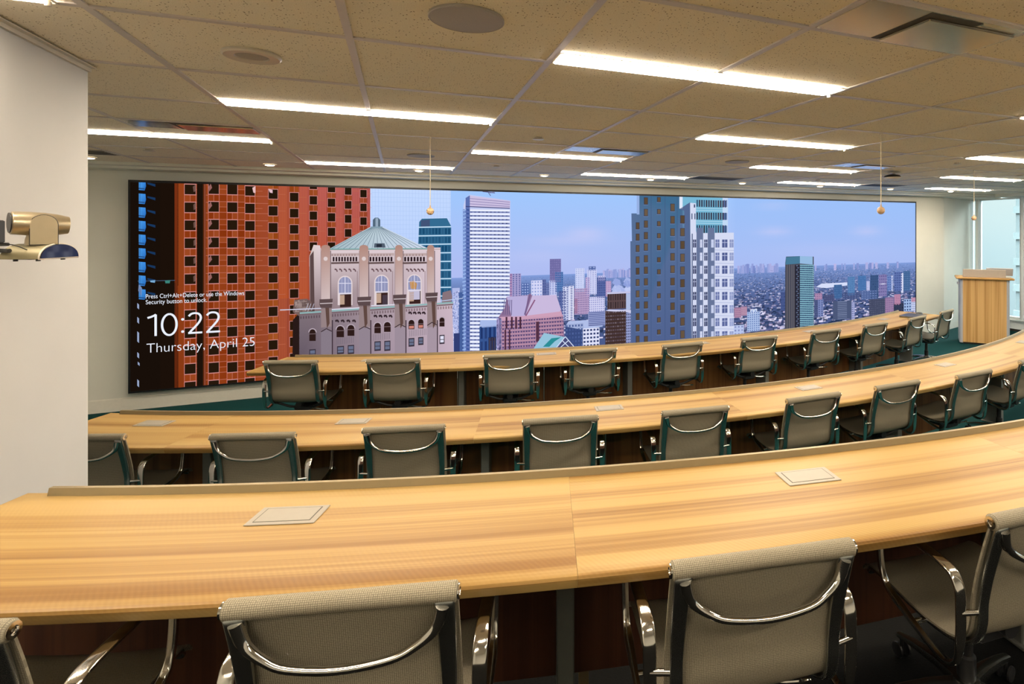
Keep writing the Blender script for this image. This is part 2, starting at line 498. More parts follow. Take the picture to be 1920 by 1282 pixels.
def make_desk(row, zf, ends, seams, posts, boxes, label):
    zt = zf + .73
    root = thing('curved_desk', label, 'desk', (CX, APEX[row] + .3, zf))
    inv = Matrix.Translation((-CX, -(APEX[row] + .3), -zf))

    def put(mb, name, mat, parent=root, **kw):
        mb.v = [tuple(inv @ Vector(p)) for p in mb.v]
        return mb.build(name, mat, parent, **kw)
    th = .038
    # profile counter-clockwise seen along the arc: near edge has a rounded nose
    nose = [(RN - .010, zt), (RN - .003, zt - .004), (RN, zt - .011), (RN - .002, zt - .020), (RN - .010, zt - th)]
    prof = [(RN - DEPTH, zt - th), (RN - DEPTH, zt)] + [(RN - DEPTH + .2, zt), (RN - .3, zt), (RN - .1, zt)] + nose
    bnd = [ends[0]] + list(seams) + [ends[1]]
    for k, (a0, a1) in enumerate(zip(bnd, bnd[1:])):
        mb = MB(); arcband(mb, row, prof, a0 + (.0015 if k else 0), a1 - .0015, 14, uoff=k * 7.3 + row * 31)
        put(mb, 'tabletop', M['wood'], smooth=True, sharp=35)
    # raised metal lip along the far edge
    mb = MB(); r0 = RN - DEPTH
    arcband(mb, row, [(r0 + .001, zt + .0005), (r0 + .001, zt + .024), (r0 + .016, zt + .024), (r0 + .022, zt + .0005)], ends[0] + .45, ends[1] - .45, 70)
    put(mb, 'edge_rail', M['satin'], smooth=True, sharp=30)
    # modesty panels between posts
    ri = RN - DEPTH + .075
    ein = .15 if row == 3 else 1.1
    cuts = [ends[0] + ein] + [s for s in seams]
    cutb = [s for s in seams] + [ends[1] - ein]
    for a, c in zip(cuts, cutb):
        n = 2 if c - a > 5 else 1
        for q in range(n):
            a0 = a + (c - a) * q / n + .012; a1 = a + (c - a) * (q + 1) / n - .012
            mb = MB()
            P = [(ri, zf + .09), (ri, zt - th - .001), (ri + .019, zt - th - .001), (ri + .019, zf + .09)]
            nn = 8; rings = []
            for k in range(nn + 1):
                rings.append(mb.add([(*pol(row, r, a0 + (a1 - a0) * k / nn), z) for r, z in P]))
            for k in range(nn):
                u0 = math.radians(a0 + (a1 - a0) * k / nn) * RN; u1 = math.radians(a0 + (a1 - a0) * (k + 1) / nn) * RN
                A, B = rings[k], rings[k + 1]
                for i in range(4):
                    j = (i + 1) % 4
                    mb.face((A + i, B + i, B + j, A + j), 0, ((P[i][1], u0), (P[i][1], u1), (P[j][1], u1), (P[j][1], u0)))
            mb.face([rings[0] + i for i in range(4)], 0, [(0, 0)] * 4); mb.face([rings[-1] + i for i in (3, 2, 1, 0)], 0, [(0, 0)] * 4)
            put(mb, 'modesty_panel', M['panel_shaded'] if row == 3 else M['panel_wood'])
    # grey steel posts carrying the top, with a floor foot
    for a in posts:
        x, y = pol(row, RN - .36, a)
        MR = Matrix.Translation((x, y, 0)) @ Matrix.Rotation(math.radians(a), 4, 'Z')
        mb = MB(); mb.rbox(-.027, -.03, zf, .027, .155, zt - th - .001, .004, M=MR)
        mb.rbox(-.04, -.22, zt - th - .03, .04, -.02, zt - th - .001, .003, M=MR)
        mb.rbox(-.045, -.05, zf + .0005, .045, .155, zf + .012, .003, M=MR)
        put(mb, 'leg', M['post_shaded'] if row == 3 else M['post'])
        MB2 = MB(); MB2.box(.05, .157, zf + .02, .085, .163, zf + .13, M=MR); MB2.box(.05, .10, zf + .001, .085, .163, zf + .005, M=MR)
        put(MB2, 'floor_bracket', M['satin'])
    for a in boxes:
        x, y = pol(row, RN - .41, a)
        MR = Matrix.Translation((x, y, zt)) @ Matrix.Rotation(math.radians(a), 4, 'Z')
        mb = MB(); mb.rbox(-.10, -.055, .0003, .10, .055, .0035, .0015, M=MR)
        pb = put(mb, 'power_box', M['putty'])
        mb = MB(); mb.box(-.082, -.040, .0036, .082, .043, .0040, M=MR)
        put(mb, 'seam', M['slot'], pb)
        mb = MB(); mb.box(-.0795, -.0385, .0041, .0795, .0405, .0046, M=MR)
        put(mb, 'lid', M['putty'], pb)
    return root


SE = [-13.62, -4.55, 4.52, 13.6]
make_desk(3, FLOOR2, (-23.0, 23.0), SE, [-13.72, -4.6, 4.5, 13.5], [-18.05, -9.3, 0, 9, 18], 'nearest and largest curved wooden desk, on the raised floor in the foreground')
make_desk(2, 0, (-27.2, 27.2), [-22.5] + SE + [22.5], [-22.5, -13.45, -4.5, 4.5, 13.5, 22.5], [-24.6, -17.9, -9.05, -.4, 8.5, 18, 24.5], 'middle one of the three curved wooden desks, between the two rows of taupe chairs')
make_desk(1, 0, (-22.5, 22.5), SE, [-13.3, -4.5, 4.5, 13.5, 21.3], [-17.7, -9, 0, 8.6, 17.2], 'farthest curved wooden desk, right in front of the video wall, carrying a closed laptop')

# ------------------------------------------------------------------ chair (origin on the floor under the seat, +y towards the desk)
def offset_path(P, d):
    out = []
    for i, p in enumerate(P):
        t = (P[min(i + 1, len(P) - 1)] - P[max(i - 1, 0)]).normalized()
        n = Vector((0, -t.z, t.y))      # rear / under side
        out.append(p - n * d)
    return out


PROF = catmull([(0, -.285, .822), (0, -.262, .745), (0, -.237, .645), (0, -.224, .57), (0, -.221, .515), (0, -.206, .468), (0, -.165, .436), (0, -.09, .424),
                (0, 0, .428), (0, .10, .440), (0, .165, .445), (0, .20, .436), (0, .215, .415)], 5)


def make_chair(label, loc, rz, group):
    t = thing('office_chair', label, 'chair', loc, rz, group)
    # mesh sling: one sheet from head roll to seat front, wrapped around the side rails
    mb = MB(); nx = 14; hw = .2325
    s_len = 0; rows = []
    for i, p in enumerate(PROF):
        if i: s_len += (p - PROF[i - 1]).length
        tt = (PROF[min(i + 1, len(PROF) - 1)] - PROF[max(i - 1, 0)]).normalized(); nrm = Vector((0, -tt.z, tt.y))
        f = []; k_ = []
        for j in range(nx + 1):
            x = -hw + 2 * hw * j / nx
            sag = -.010 * (1 - (x / hw) ** 2) * min(1, i / 8)          # slight hollow between the rails
            q = p + Vector((x, 0, 0)) - nrm * (sag * -1)
            f.append(q); k_.append((x, s_len))
        rows.append((f, nrm, k_))
    top = []; bot = []
    for f, nrm, k_ in rows:
        top.append(mb.add([q + nrm * .003 for q in f])); bot.append(mb.add([q - nrm * .003 for q in f]))
    for i in range(len(rows) - 1):
        for j in range(nx):
            uvq = (rows[i][2][j], rows[i + 1][2][j], rows[i + 1][2][j + 1], rows[i][2][j + 1])
            mb.face((top[i] + j, top[i + 1] + j, top[i + 1] + j + 1, top[i] + j + 1), 0, uvq)
            mb.face((bot[i] + j + 1, bot[i + 1] + j + 1, bot[i + 1] + j, bot[i] + j), 0, tuple(reversed(uvq)))
        for j, sgn in ((0, 1), (nx, -1)):
            q = (top[i] + j, bot[i] + j, bot[i + 1] + j, top[i + 1] + j)
            uvq = (rows[i][2][j],) * 4
            mb.face(q if sgn > 0 else tuple(reversed(q)), 0, uvq)
    mb.build('sling_seat', M['mesh'], t, smooth=True, sharp=50)
    # padded head roll
    mb = MB(); n = 16; xs = [-.232, -.228, -.15, 0, .15, .228, .232]; rr = [.017, .0215, .0215, .0205, .0215, .0215, .017]
    rings = []
    for x, r in zip(xs, rr):
        rings.append(mb.add([(x, -.285 + r * math.cos(2 * PI * k / n), .820 + r * math.sin(2 * PI * k / n)) for k in range(n)]))
    for a, (A, B) in enumerate(zip(rings, rings[1:])):
        for k in range(n):
            uvq = tuple((xs[a + da], .022 * 2 * PI * (k + dk) / n) for da, dk in ((0, 0), (1, 0), (1, 1), (0, 1)))
            mb.face((A + k, B + k, B + (k + 1) % n, A + (k + 1) % n), 0, uvq)
    mb.face([rings[0] + k for k in range(n)], 0, [(0, 0)] * n); mb.face([rings[-1] + k for k in reversed(range(n))], 0, [(0, 0)] * n)
    hr = mb.build('head_roll', M['fabric'], t, smooth=True)
    for s in (-1, 1):
        mb = MB(); mb.lathe([(.0155, 0), (.0165, .004 * s), (.009, .0045 * s), (.008, .001 * s), (.003, .001 * s)] if s > 0 else
                            [(.003, -.001), (.008, -.001), (.009, -.0045), (.0165, -.004), (.0155, 0)], 16, (s * .2325, -.285, .820), 'x', cap=False)
        mb.build('end_cap', M['alu'], hr, smooth=True)
    # side rails behind the sling
    low = offset_path(PROF, .015)
    for s in (-1, 1):
        nP = len(low)
        path = [Vector((s * .207, p.y, p.z)) for i, p in enumerate(low)]
        fl = [(.044 - .012 * min(1, i / 14), .018) for i in range(nP)]
        path[0] = Vector((s * .207, -.290, .812))
        mb = MB(); mb.tube(path, 0, 14, flat=fl, side=(1, 0, 0)); mb.build('side_rail', M['alu_dark'], t, smooth=True, sharp=60)
    # curved spreader handle across the upper back
    pts = catmull([(-.203, -.299, .800), (-.188, -.296, .752), (-.150, -.302, .722), (-.10, -.310, .704), (0, -.315, .696), (.10, -.310, .704), (.150, -.302, .722), (.188, -.296, .752), (.203, -.299, .800)], 5)
    rad = [.0092 + .0055 * (abs(p.x) / .203) ** 6 for p in pts]
    mb = MB(); mb.tube(pts, rad, 12); mb.build('back_spreader', M['alu'], t, smooth=True)
    # arms: closed flat loops with a connecting pin at each rail
    for s in (-1, 1):
        loop = [(0, -.222, .575), (0, -.212, .625), (0, -.175, .652), (0, -.06, .662), (0, .05, .667), (0, .088, .650), (0, .093, .60), (0, .082, .50),
                (0, .055, .455), (0, 0, .428), (0, -.10, .392), (0, -.165, .378), (0, -.205, .40), (0, -.220, .46)]
        lp = catmull([(s * .268, y, z) for _, y, z in loop], 4, True)
        fl = []
        for p in lp:
            front = max(0, min(1, (p.y + .02) / .1)); under = max(0, min(1, (.47 - p.z) / .06))
            w = .034 - .014 * max(front * (p.z < .64), under); fl.append((w, .012 + .004 * max(front, under)))
        mb = MB(); mb.tube(lp, 0, 14, True, flat=fl, side=(1, 0, 0))
        ar = mb.build('armrest', M['alu'], t, smooth=True, sharp=60)
        mb = MB(); mb.tube([(s * .20, -.238, .545), (s * .268, -.222, .545)], .008, 10); mb.build('pin', M['alu'], ar, smooth=True)
        mb = MB(); mb.tube([(s * .20, -.05, .408), (s * .268, -.05, .408)], .008, 10); mb.build('pin', M['alu'], ar, smooth=True)
    # under-seat mechanism, lever, column, base, casters
    mb = MB(); mb.rbox(-.07, -.11, .325, .07, .09, .375, .012)
    mb.tube([(-.205, -.12, .41), (-.11, -.09, .365), (0, -.08, .355), (.11, -.09, .365), (.205, -.12, .41)], .012, 8)
    mb.tube([(-.205, .09, .425), (-.10, .07, .37), (.10, .07, .37), (.205, .09, .425)], .012, 8)
    mb.lathe([(.028, -.10), (.03, -.09), (.03, -.05), (.02, -.04)], 12, (.0, -.06, .40), 'y')
    mb.build('tilt_mechanism', M['black'], t, smooth=True, sharp=40)
    mb = MB(); mb.tube([(.06, -.06, .345), (.16, -.075, .335), (.20, -.08, .335)], .005, 8); mb.rbox(.195, -.088, .329, .235, -.072, .341, .004)
    mb.build('lever', M['alu'], t, smooth=True)
    mb = MB(); mb.lathe([(.028, .10), (.028, .21), (.019, .215), (.019, .33)], 16); mb.build('gas_column', M['black'], t, smooth=True, sharp=40)
    mb = MB(); mb.lathe([(.042, .075), (.045, .085), (.04, .135), (.03, .14)], 20)
    cas = []
    for k in range(5):
        a = 2 * PI * k / 5 + .3
        u = Vector((math.cos(a), math.sin(a), 0)); sd = Vector((-u.y, u.x, 0))
        pth = [u * .03 + Vector((0, 0, .112)), u * .12 + Vector((0, 0, .108)), u * .22 + Vector((0, 0, .092)), u * .30 + Vector((0, 0, .072))]
        mb.tube(pth, 0, 10, flat=[(.05, .04), (.042, .034), (.034, .026), (.028, .018)], side=sd)
        cas.append((u * .288, sd))
    mb.build('star_base', M['alu_dark'], t, smooth=True, sharp=50)
    for c, sd in cas:
        mb = MB()
        Mx = Matrix.Translation((c.x, c.y, .027)) @ Matrix.Rotation(math.atan2(sd.y, sd.x), 4, 'Z')
        for q in (-1, 1):
            mb.lathe([(.018, q * .018 - .006), (.026, q * .018 - .004), (.026, q * .018 + .004), (.018, q * .018 + .006)], 14, axis='x', M=Mx)
        mb.lathe([(.007, -.01), (.007, .045)], 10, c=(0, 0, 0), M=Mx)
        mb.build('caster', M['black'], t, smooth=True, sharp=40)
    return t


CH = {
 1: [(-.91, 5.89, -20), (-.06, 5.59, -16), (.94, 5.38, -14), (1.75, 5.29, -6.7), (2.69, 5.20, 0), (3.63, 5.19, 0), (4.61, 5.25, 5), (5.50, 5.37, 9), (6.44, 5.56, 16), (7.36, 5.84, 19)],
 2: [(-1.67, 4.21, -22), (-.78, 3.85, -19), (.02, 3.64, -15), (.92, 3.43, -11.8), (1.78, 3.26, -7), (2.69, 3.19, -.6), (3.50, 3.20, 2), (4.35, 3.20, 5), (5.33, 3.35, 9)],
 3: [(-.92, 1.565, -18), (-.11, 1.34, -15.1), (.80, 1.12, -10.6), (1.685, 1.0, -5)],
}
ORD = ['first', 'second', 'third', 'fourth', 'fifth', 'sixth', 'seventh', 'eighth', 'ninth', 'tenth']
LAB = {}
for k in range(10): LAB[(1, k)] = 'taupe mesh office chair, %s from the left at the farthest desk' % ORD[k]
LAB[(1, 0)] = 'taupe mesh office chair at the left end of the farthest desk'
LAB[(1, 8)] = 'taupe mesh office chair at the farthest desk, in front of the closed laptop'
LAB[(1, 9)] = 'taupe mesh office chair at the right end of the farthest desk, closest to the lectern'
for k in range(9): LAB[(2, k)] = 'taupe mesh office chair, %s from the left at the middle desk' % ORD[k]
LAB[(2, 0)] = 'taupe mesh office chair at the middle desk, half hidden behind the left wall'
LAB[(2, 8)] = 'taupe mesh office chair at the middle desk, cut off by the right edge'
LAB[(3, 0)] = 'taupe mesh office chair in the bottom left corner, only its right end showing'
LAB[(3, 1)] = 'large taupe mesh office chair at the nearest desk, left of its grey leg'
LAB[(3, 2)] = 'large taupe mesh office chair at the nearest desk, right of its grey leg'
LAB[(3, 3)] = 'taupe mesh office chair in the bottom right corner, its left arm and seat showing'
GRP = {1: 'chairs at the farthest desk', 2: 'chairs at the middle desk', 3: 'chairs at the nearest desk'}
proto = None
for row in (1, 2, 3):
    zf = FLOOR2 if row == 3 else 0
    for k, (mx, my, deg) in enumerate(CH[row]):
        a = math.radians(deg)
        loc = (mx - math.sin(a) * .285, my + math.cos(a) * .285, zf)
        if proto is None: proto = c = make_chair(LAB[(row, k)], loc, a, GRP[row])
        else: c = dup(proto, loc, a, LAB[(row, k)], GRP[row])

# ------------------------------------------------------------------ ceiling fittings
def gpos(i, j): return (GX + i * T, GY + j * T)


def make_light(x0, y1, label):
    t = thing('linear_light', label, 'ceiling light', (x0 + T, y1 - .076, CEIL), 0, 'linear ceiling lights')
    mb = MB(); w = .076; l = T - .013
    mb.box(-l, -w, -.004, l, -w + .006, -.0005); mb.box(-l, w - .006, -.004, l, w, -.0005); mb.box(-l, -w + .006, -.004, -l + .006, w - .006, -.0005); mb.box(l - .006, -w + .006, -.004, l, w - .006, -.0005)
    mb.build('frame', M['white_fit'], t)
    mb = MB(); mb.rbox(-l + .007, -w + .007, -.0075, l - .03, w - .007, -.0005, .004); mb.build('diffuser', M['lamp'], t)
    mb = MB(); mb.lathe([(.003, -.022), (.008, -.020), (.010, -.014), (.008, -.008), (.005, -.0005)], 14, (l - .014, w - .03, 0)); mb.build('sensor', M['white_fit'], t, smooth=True)
    return t


l0 = None
NEAR = {-4: 'row behind the camera', 6: 'first row from the video wall', 4: 'second row from the video wall', 2: 'third row from the video wall', 0: 'nearest row', -2: 'row over the rear chairs'}
vis = {6: [0, 4, 8, 12], 4: [-2, 2, 6, 10], 2: [0, 4, 8], 0: [-2, 2]}
for j in (6, 4, 2, 0, -2, -4):
    for i in ((0, 4, 8, 12) if j in (6, 2, -2, -6) else (-2, 2, 6, 10)):
        x0 = GX + i * T; y1 = GY + j * T
        if x0 + 2 * T > XW - .4: continue
        if i in vis.get(j, []): lab = 'bright ceiling light strip, %s, %s from the left' % (NEAR[j], ORD[vis[j].index(i)])
        else: lab = 'ceiling light strip outside the photo, %s, %s along' % (NEAR[j], ORD[i // 4 + 1])
        if (j, i) == (0, -2): lab = 'ceiling light strip in the top left corner, just its right tip showing'
        x0 -= .05 if (j, i) == (0, -2) else 0
        if l0 is None: l0 = make_light(x0, y1, lab)
        else: dup(l0, (x0 + T, y1 - .076, CEIL), 0, lab)

# downlights along the screen wall
d0 = None
for k, i in enumerate((-2.5, -.5, 1.5, 3.5, 5.5, 7.5, 9.45, 11.45, 13.4)):
    x, y = gpos(i, 6.42)
    lab = 'tiny lit downlight along the video wall, %s from the left' % ORD[k]
    if d0 is None:
        d0 = thing('downlight', lab, 'ceiling light', (x, y, CEIL), 0, 'downlights along the video wall')
        mb = MB(); mb.lathe([(.062, .0045), (.062, -.003), (.05, -.006), (.045, -.002)], 24, cap=False); mb.build('rim', M['white_fit'], d0, smooth=True)
        mb = MB(); mb.lathe([(.045, .003), (.045, -.004), (.03, -.010), (.01, -.012)], 24); mb.build('lens', M['down'], d0, smooth=True)
    else: dup(d0, (x, y, CEIL), 0, lab)

# ceiling speakers
s0 = None
for (i, j, lab) in ((1.507, -.484, 'big round grey speaker grille in the ceiling, nearest of its kind'), (1.47, 4.53, 'round grey speaker grille above the left pendant microphone'), (5.5, 3.5, 'round grey speaker grille near the middle of the far ceiling')):
    x, y = gpos(i, j)
    if s0 is None:
        s0 = thing('ceiling_speaker', lab, 'speaker', (x, y, CEIL), 0, 'round ceiling speakers')
        mb = MB(); mb.lathe([(.125, .0055), (.1255, -.002), (.122, -.004), (.119, -.003)], 48, cap=False); mb.build('rim', M['speaker'], s0, smooth=True)
        mb = MB(); mb.lathe([(.119, .003), (.119, -.003), (.06, -.0045), (.005, -.005)], 48); mb.build('grille', M['speaker'], s0, smooth=True)
    else: dup(s0, (x, y, CEIL), 0, lab)
x, y = gpos(.49, .515)
t = thing('round_ceiling_fitting', 'cream round flanged ceiling fitting with a small centre grille, left of the big speaker', 'ceiling fitting', (x, y, CEIL))
mb = MB(); mb.lathe([(.104, .0055), (.106, -.004), (.098, -.010), (.062, -.007), (.058, -.002)], 40, cap=False); mb.build('flange', M['white_fit'], t, smooth=True)
mb = MB(); mb.lathe([(.058, .003), (.058, -.003), (.03, -.006), (.005, -.007)], 32); mb.build('grille', M['speaker'], t, smooth=True)
s1 = None
for (i, j, lab) in ((2.53, 2.6, 'pale round sprinkler cover plate right of the second light strip'), (-1.48, 5.21, 'small round sprinkler cover plate in the far left ceiling above the red tower'),
                    (2.53, 5.33, 'small round sprinkler cover plate above the white tower on screen'), (8.43, 2.42, 'small round sprinkler cover plate near the right edge of the ceiling'),
                    (11.0, 3.23, 'tiny round sprinkler cover plate at the far right edge of the ceiling'), (8.44, 5.31, 'tiny round sprinkler cover plate above the last tower on screen')):
    x, y = gpos(i, j)
    if s1 is None:
        s1 = tag(MB().lathe([(.03, .0062), (.03, -.006), (.044, -.006), (.045, -.009), (.042, -.011), (.005, -.012)], 28).build('sprinkler_cover', M['white_fit'], smooth=True, loc=(x, y, CEIL)), lab, 'sprinkler', 'sprinkler cover plates')
    else:
        c = s1.copy(); COL.objects.link(c); c.location = (x, y, CEIL); c['label'] = lab

# square air diffusers: glossy plate with two slots in an L
a0 = None
for (i, j, lab) in ((3, -1.39, 'big glossy metal air diffuser in the top right corner of the ceiling'), (-1, 3, 'oblong glossy air diffuser by the left wall, mirroring the red tower'),
                    (3, 3, 'oblong glossy air diffuser mid ceiling, mirroring blue sky above the grey skyscraper'), (7, 3, 'oblong glossy air diffuser on the right, mirroring blue sky behind a hanging cord')):
    x, y = gpos(i + .5, j + .195)
    if a0 is None:
        a0 = thing('air_diffuser', lab, 'air vent', (x, y, CEIL), 0, 'oblong glossy air diffusers')
        h = T / 2 - .014; g = .195 * T - .014
        mb = MB(); mb.box(-h, -g, -.001, h, g, .0062); mb.build('plate', M['steel_panel'], a0)
        mb = MB(); mb.box(-h, -g - .027, -.0015, h, -g - .001, .0062); mb.build('edge_strip', M['grid'], a0)
        mb = MB(); mb.box(-.105, -g + .006, -.0022, .145, -g + .040, -.0012); mb.box(-.105, -g + .040, -.0022, -.075, g, -.0012)
        mb.build('slot', M['slot'], a0)
        mb = MB(); mb.rbox(-.074, -g + .041, -.010, h - .004, g - .001, -.0012, .003); mb.build('centre_blade', M['steel_panel'], a0)
    else: dup(a0, (x, y, CEIL), 0, lab)
r0 = None
for (i, lab) in ((-3, 'narrow grey return grille in the far ceiling by the left wall'), (6, 'narrow grey return grille in the far ceiling over the grey skyscraper'), (10, 'narrow grey return grille in the far ceiling near the hanging dome')):
    x, y = gpos(i + .5, 5.76)
    if r0 is None:
        r0 = thing('return_grille', lab, 'air vent', (x, y, CEIL), 0, 'narrow return grilles')
        mb = MB(); mb.box(-T / 2 + .014, -.16, -.001, T / 2 - .014, .16, .0062); mb.build('plate', M['speaker'], r0)
        mb = MB()
        for k in range(5): mb.box(-T / 2 + .03, -.13 + k * .06, -.004, T / 2 - .03, -.11 + k * .06, -.0012)
        mb.build('slats', M['slot'], r0)
    else: dup(r0, (x, y, CEIL), 0, lab)
# hanging dome
x, y = gpos(8.48, 3.47)
t = thing('dome_camera', 'black and white dome camera hanging under the ceiling right of the cord', 'camera', (x + .05, y + .12, CEIL))
mb = MB(); mb.rbox(-.06, -.05, -.02, .06, .05, -.0005, .006); mb.tube([(0, 0, -.02), (-.02, 0, -.045)], .02, 12); mb.build('mount', M['white_fit'], t, smooth=True, sharp=40)
mb = MB(); mb.lathe([(.03, -.03), (.085, -.045), (.10, -.065), (.095, -.068)], 28, (-.03, 0, 0)); mb.build('housing', M['black'], t, smooth=True, sharp=40)
mb = MB(); mb.lathe([(.095, -.0685), (.085, -.082), (.05, -.092), (.01, -.094)], 28, (-.03, 0, 0)); mb.build('dome', M['white_fit'], t, smooth=True)

# pendant microphones
p0 = None
for (x, y, hz, lab) in ((.21, 4.64, CZ + .152, 'tan ball microphone hanging on a cord in front of the pale glass tower'), (3.27, 3.14, CZ + .136, 'tan ball microphone hanging on a cord near the right end of the screen'),
                        (6.24, 4.59, CZ + .150, 'tan ball microphone hanging on a cord in front of the window')):
    if p0 is None:
        p0 = thing('pendant_microphone', lab, 'microphone', (x, y, CEIL), 0, 'hanging ball microphones')
        L = CEIL - hz
        mb = MB(); mb.tube([(0, 0, -.0005), (0, 0, -L + .02)], .0028, 8); mb.build('cord', M['cord'], p0, smooth=True)
        mb = MB(); mb.lathe([(.0005, -.028)] + [(.028 * math.sin(PI * k / 12), -.028 * math.cos(PI * k / 12)) for k in range(1, 12)] + [(.006, .034), (.0045, .045)], 22, (0, 0, -L)); mb.build('ball', M['ball'], p0, smooth=True)
        mb = MB(); mb.lathe([(.010, -.012), (.012, -.008), (.012, -.0005)], 14); mb.build('ceiling_cap', M['white_fit'], p0, smooth=True)
    else: dup(p0, (x, y, CEIL), 0, lab)

# ------------------------------------------------------------------ lectern
A_ = Vector((9.19, 6.97, 0)); B_ = Vector((9.615, 6.47, 0))
ux = (B_ - A_).normalized(); fw = Vector((ux.y, -ux.x, 0))          # fw points to the audience
if fw.x > 0: fw = -fw
ctr = (A_ + B_) / 2 - fw * .25
rz = math.atan2(ux.y, ux.x)
t = thing('lectern', 'wood and grey lectern standing between the video wall and the window', 'lectern', (ctr.x, ctr.y, 0), rz)
hw = (B_ - A_).length / 2
mb = MB()
n0 = mb.add([(-hw, -.25, .035), (hw, -.25, .035), (hw, -.25, 1.15), (-hw, -.25, 1.15), (-hw, -.225, .035), (hw, -.225, .035), (hw, -.225, 1.15), (-hw, -.225, 1.15)])
for q in ((0, 1, 2, 3), (5, 4, 7, 6), (1, 5, 6, 2), (4, 0, 3, 7), (3, 2, 6, 7), (4, 5, 1, 0)):
    P = [mb.v[n0 + k] for k in q]
    mb.face([n0 + k for k in q], 0, [(p[2], p[0]) for p in P])
mb.build('front_panel', M['lectern_wood'], t)
for s in (-1, 1):
    mb = MB(); pts = []
    for k in range(9):
        a = PI / 2 * k / 8
        pts.append((s * (hw + .05 * math.sin(a)), -.25 + .05 * (1 - math.cos(a))))
    pts += [(s * (hw + .05), .2), (s * hw, .2)]
    if s < 0: pts = list(reversed(pts))
    mb.prism(pts, .02, 1.15); mb.build('side_panel', M['grey_lam'], t, smooth=True, sharp=40)
mb = MB(); mb.box(-hw + .01, -.22, .0, hw - .01, .18, .034); mb.build('plinth', M['black'], t)
mb = MB(); mb.rbox(-hw - .11, -.31, 1.151, hw + .11, .24, 1.185, .008); mb.build('top', M['lectern_wood'], t)
mb = MB(); mb.rbox(-hw + .0, -.24, 1.186, hw - .01, -.215, 1.325, .004); mb.build('upstand_board', M['taupe'], t)
mb = MB(); mb.rbox(-hw - .09, -.19, 1.05, -hw - .052, -.12, 1.09, .004); mb.build('side_hook', M['grey_lam'], t)
# monitor on the lectern, tilted back
tm = thing('lectern_monitor', 'small grey monitor tilted back on top of the lectern', 'monitor', tuple(Matrix.Translation(ctr) @ Matrix.Rotation(rz, 4, 'Z') @ Vector((.24, -.05, 1.1855))), rz)
MRm = Matrix.Translation((0, 0, .03)) @ Matrix.Rotation(math.radians(24), 4, 'X')
mb = MB(); mb.rbox(-.20, -.012, 0, .20, .012, .145, .004, M=MRm); mb.build('screen_shell', M['grey_lam'], tm)
mb = MB(); mb.rbox(-.07, -.06, .0003, .07, .06, .012, .003); mb.box(-.02, -.01, .012, .02, .01, .045); mb.build('stand', M['black'], tm)

# ------------------------------------------------------------------ laptop and mouse on the far desk
t = thing('laptop', 'closed dark grey laptop on the right end of the farthest desk', 'laptop', (6.98, 6.10, .7305), math.radians(22))
mb = MB(); mb.rbox(-.19, -.13, 0, .19, .13, .016, .006); mb.build('base', M['satin'], t)
mb = MB(); mb.rbox(-.192, -.132, .0165, .192, .132, .027, .005); mb.build('lid', M['laptop'], t)
tag(MB().lathe([(.002, .034), (.03, .032), (.055, .024), (.066, .01), (.064, 0)][::-1], 24).build('mouse', M['black'], smooth=True, loc=(7.27, 6.24, .7308)), 'small black rounded mouse just beyond the closed laptop', 'mouse').scale = (1.0, .6, 1)

# ------------------------------------------------------------------ conference camera on the pier
cR = Vector((math.cos(-YAW), math.sin(-YAW), 0)); cF = Vector((math.sin(YAW), math.cos(YAW), 0))


def view_point(x, y, depth):
    return cF * depth + cR * ((x - PX) / FPX * depth) + Vector((0, 0, CZ - (y - PY) / FPX * depth))


DC = 1.86
base_c = view_point(109, 484.5, DC)
nrm = (cR * .976 + cF * .208).normalized(); ang = math.atan2(nrm.y, nrm.x) + PI / 2    # local -y faces nrm
t = thing('conference_camera', 'champagne coloured conference camera on the left wall above the nearest desk', 'camera', tuple(base_c), ang)
hwid, hh = .081, .047
arcp = [(-hwid, .002)] + [(hwid * -math.cos(PI * k / 20), .002 + hh * math.sin(PI * k / 20) ** .9) for k in range(1, 20)] + [(hwid, .002)]
MA = Matrix(((1, 0, 0, 0), (0, 0, -1, 0), (0, 1, 0, 0), (0, 0, 0, 1)))
mb = MB(); mb.prism(arcp, -.10, .0, M=MA); mb.build('base', M['cam_base'], t, smooth=True, sharp=40)
inn = [(x * .955, .004 + (z - .002) * .91) for x, z in arcp]
mb = MB(); mb.prism(inn, .0005, .007, M=MA); mb.build('front_window', M['camglass'], t)
rim = [Vector((x, -.003, z)) for x, z in arcp]
mb = MB(); mb.tube(rim, .0026, 8, closed=True); mb.build('rim_strip', M['white_fit'], t, smooth=True)
for sx in (-.05, .05):
    for sy in (.02, .08):
        mb = MB(); mb.lathe([(.006, -.006), (.006, .003)], 10, (sx, sy, 0)); mb.build('foot', M['black'], t)
inv = Matrix.Rotation(-ang, 4, 'Z')
wp = inv @ (Vector((PIERX + .002, base_c.y + .12, base_c.z)) - base_c); a_ = Vector((0, .06, 0)); dw = Vector((wp.x, wp.y, 0)) - a_
mb = MB(); mb.tube([a_ + Vector((0, 0, -.001)), a_ + dw + Vector((0, 0, -.001))], 0, 12, flat=(.05, .004), side=(dw.y, -dw.x, 0)); mb.build('mounting_plate', M['black'], t)
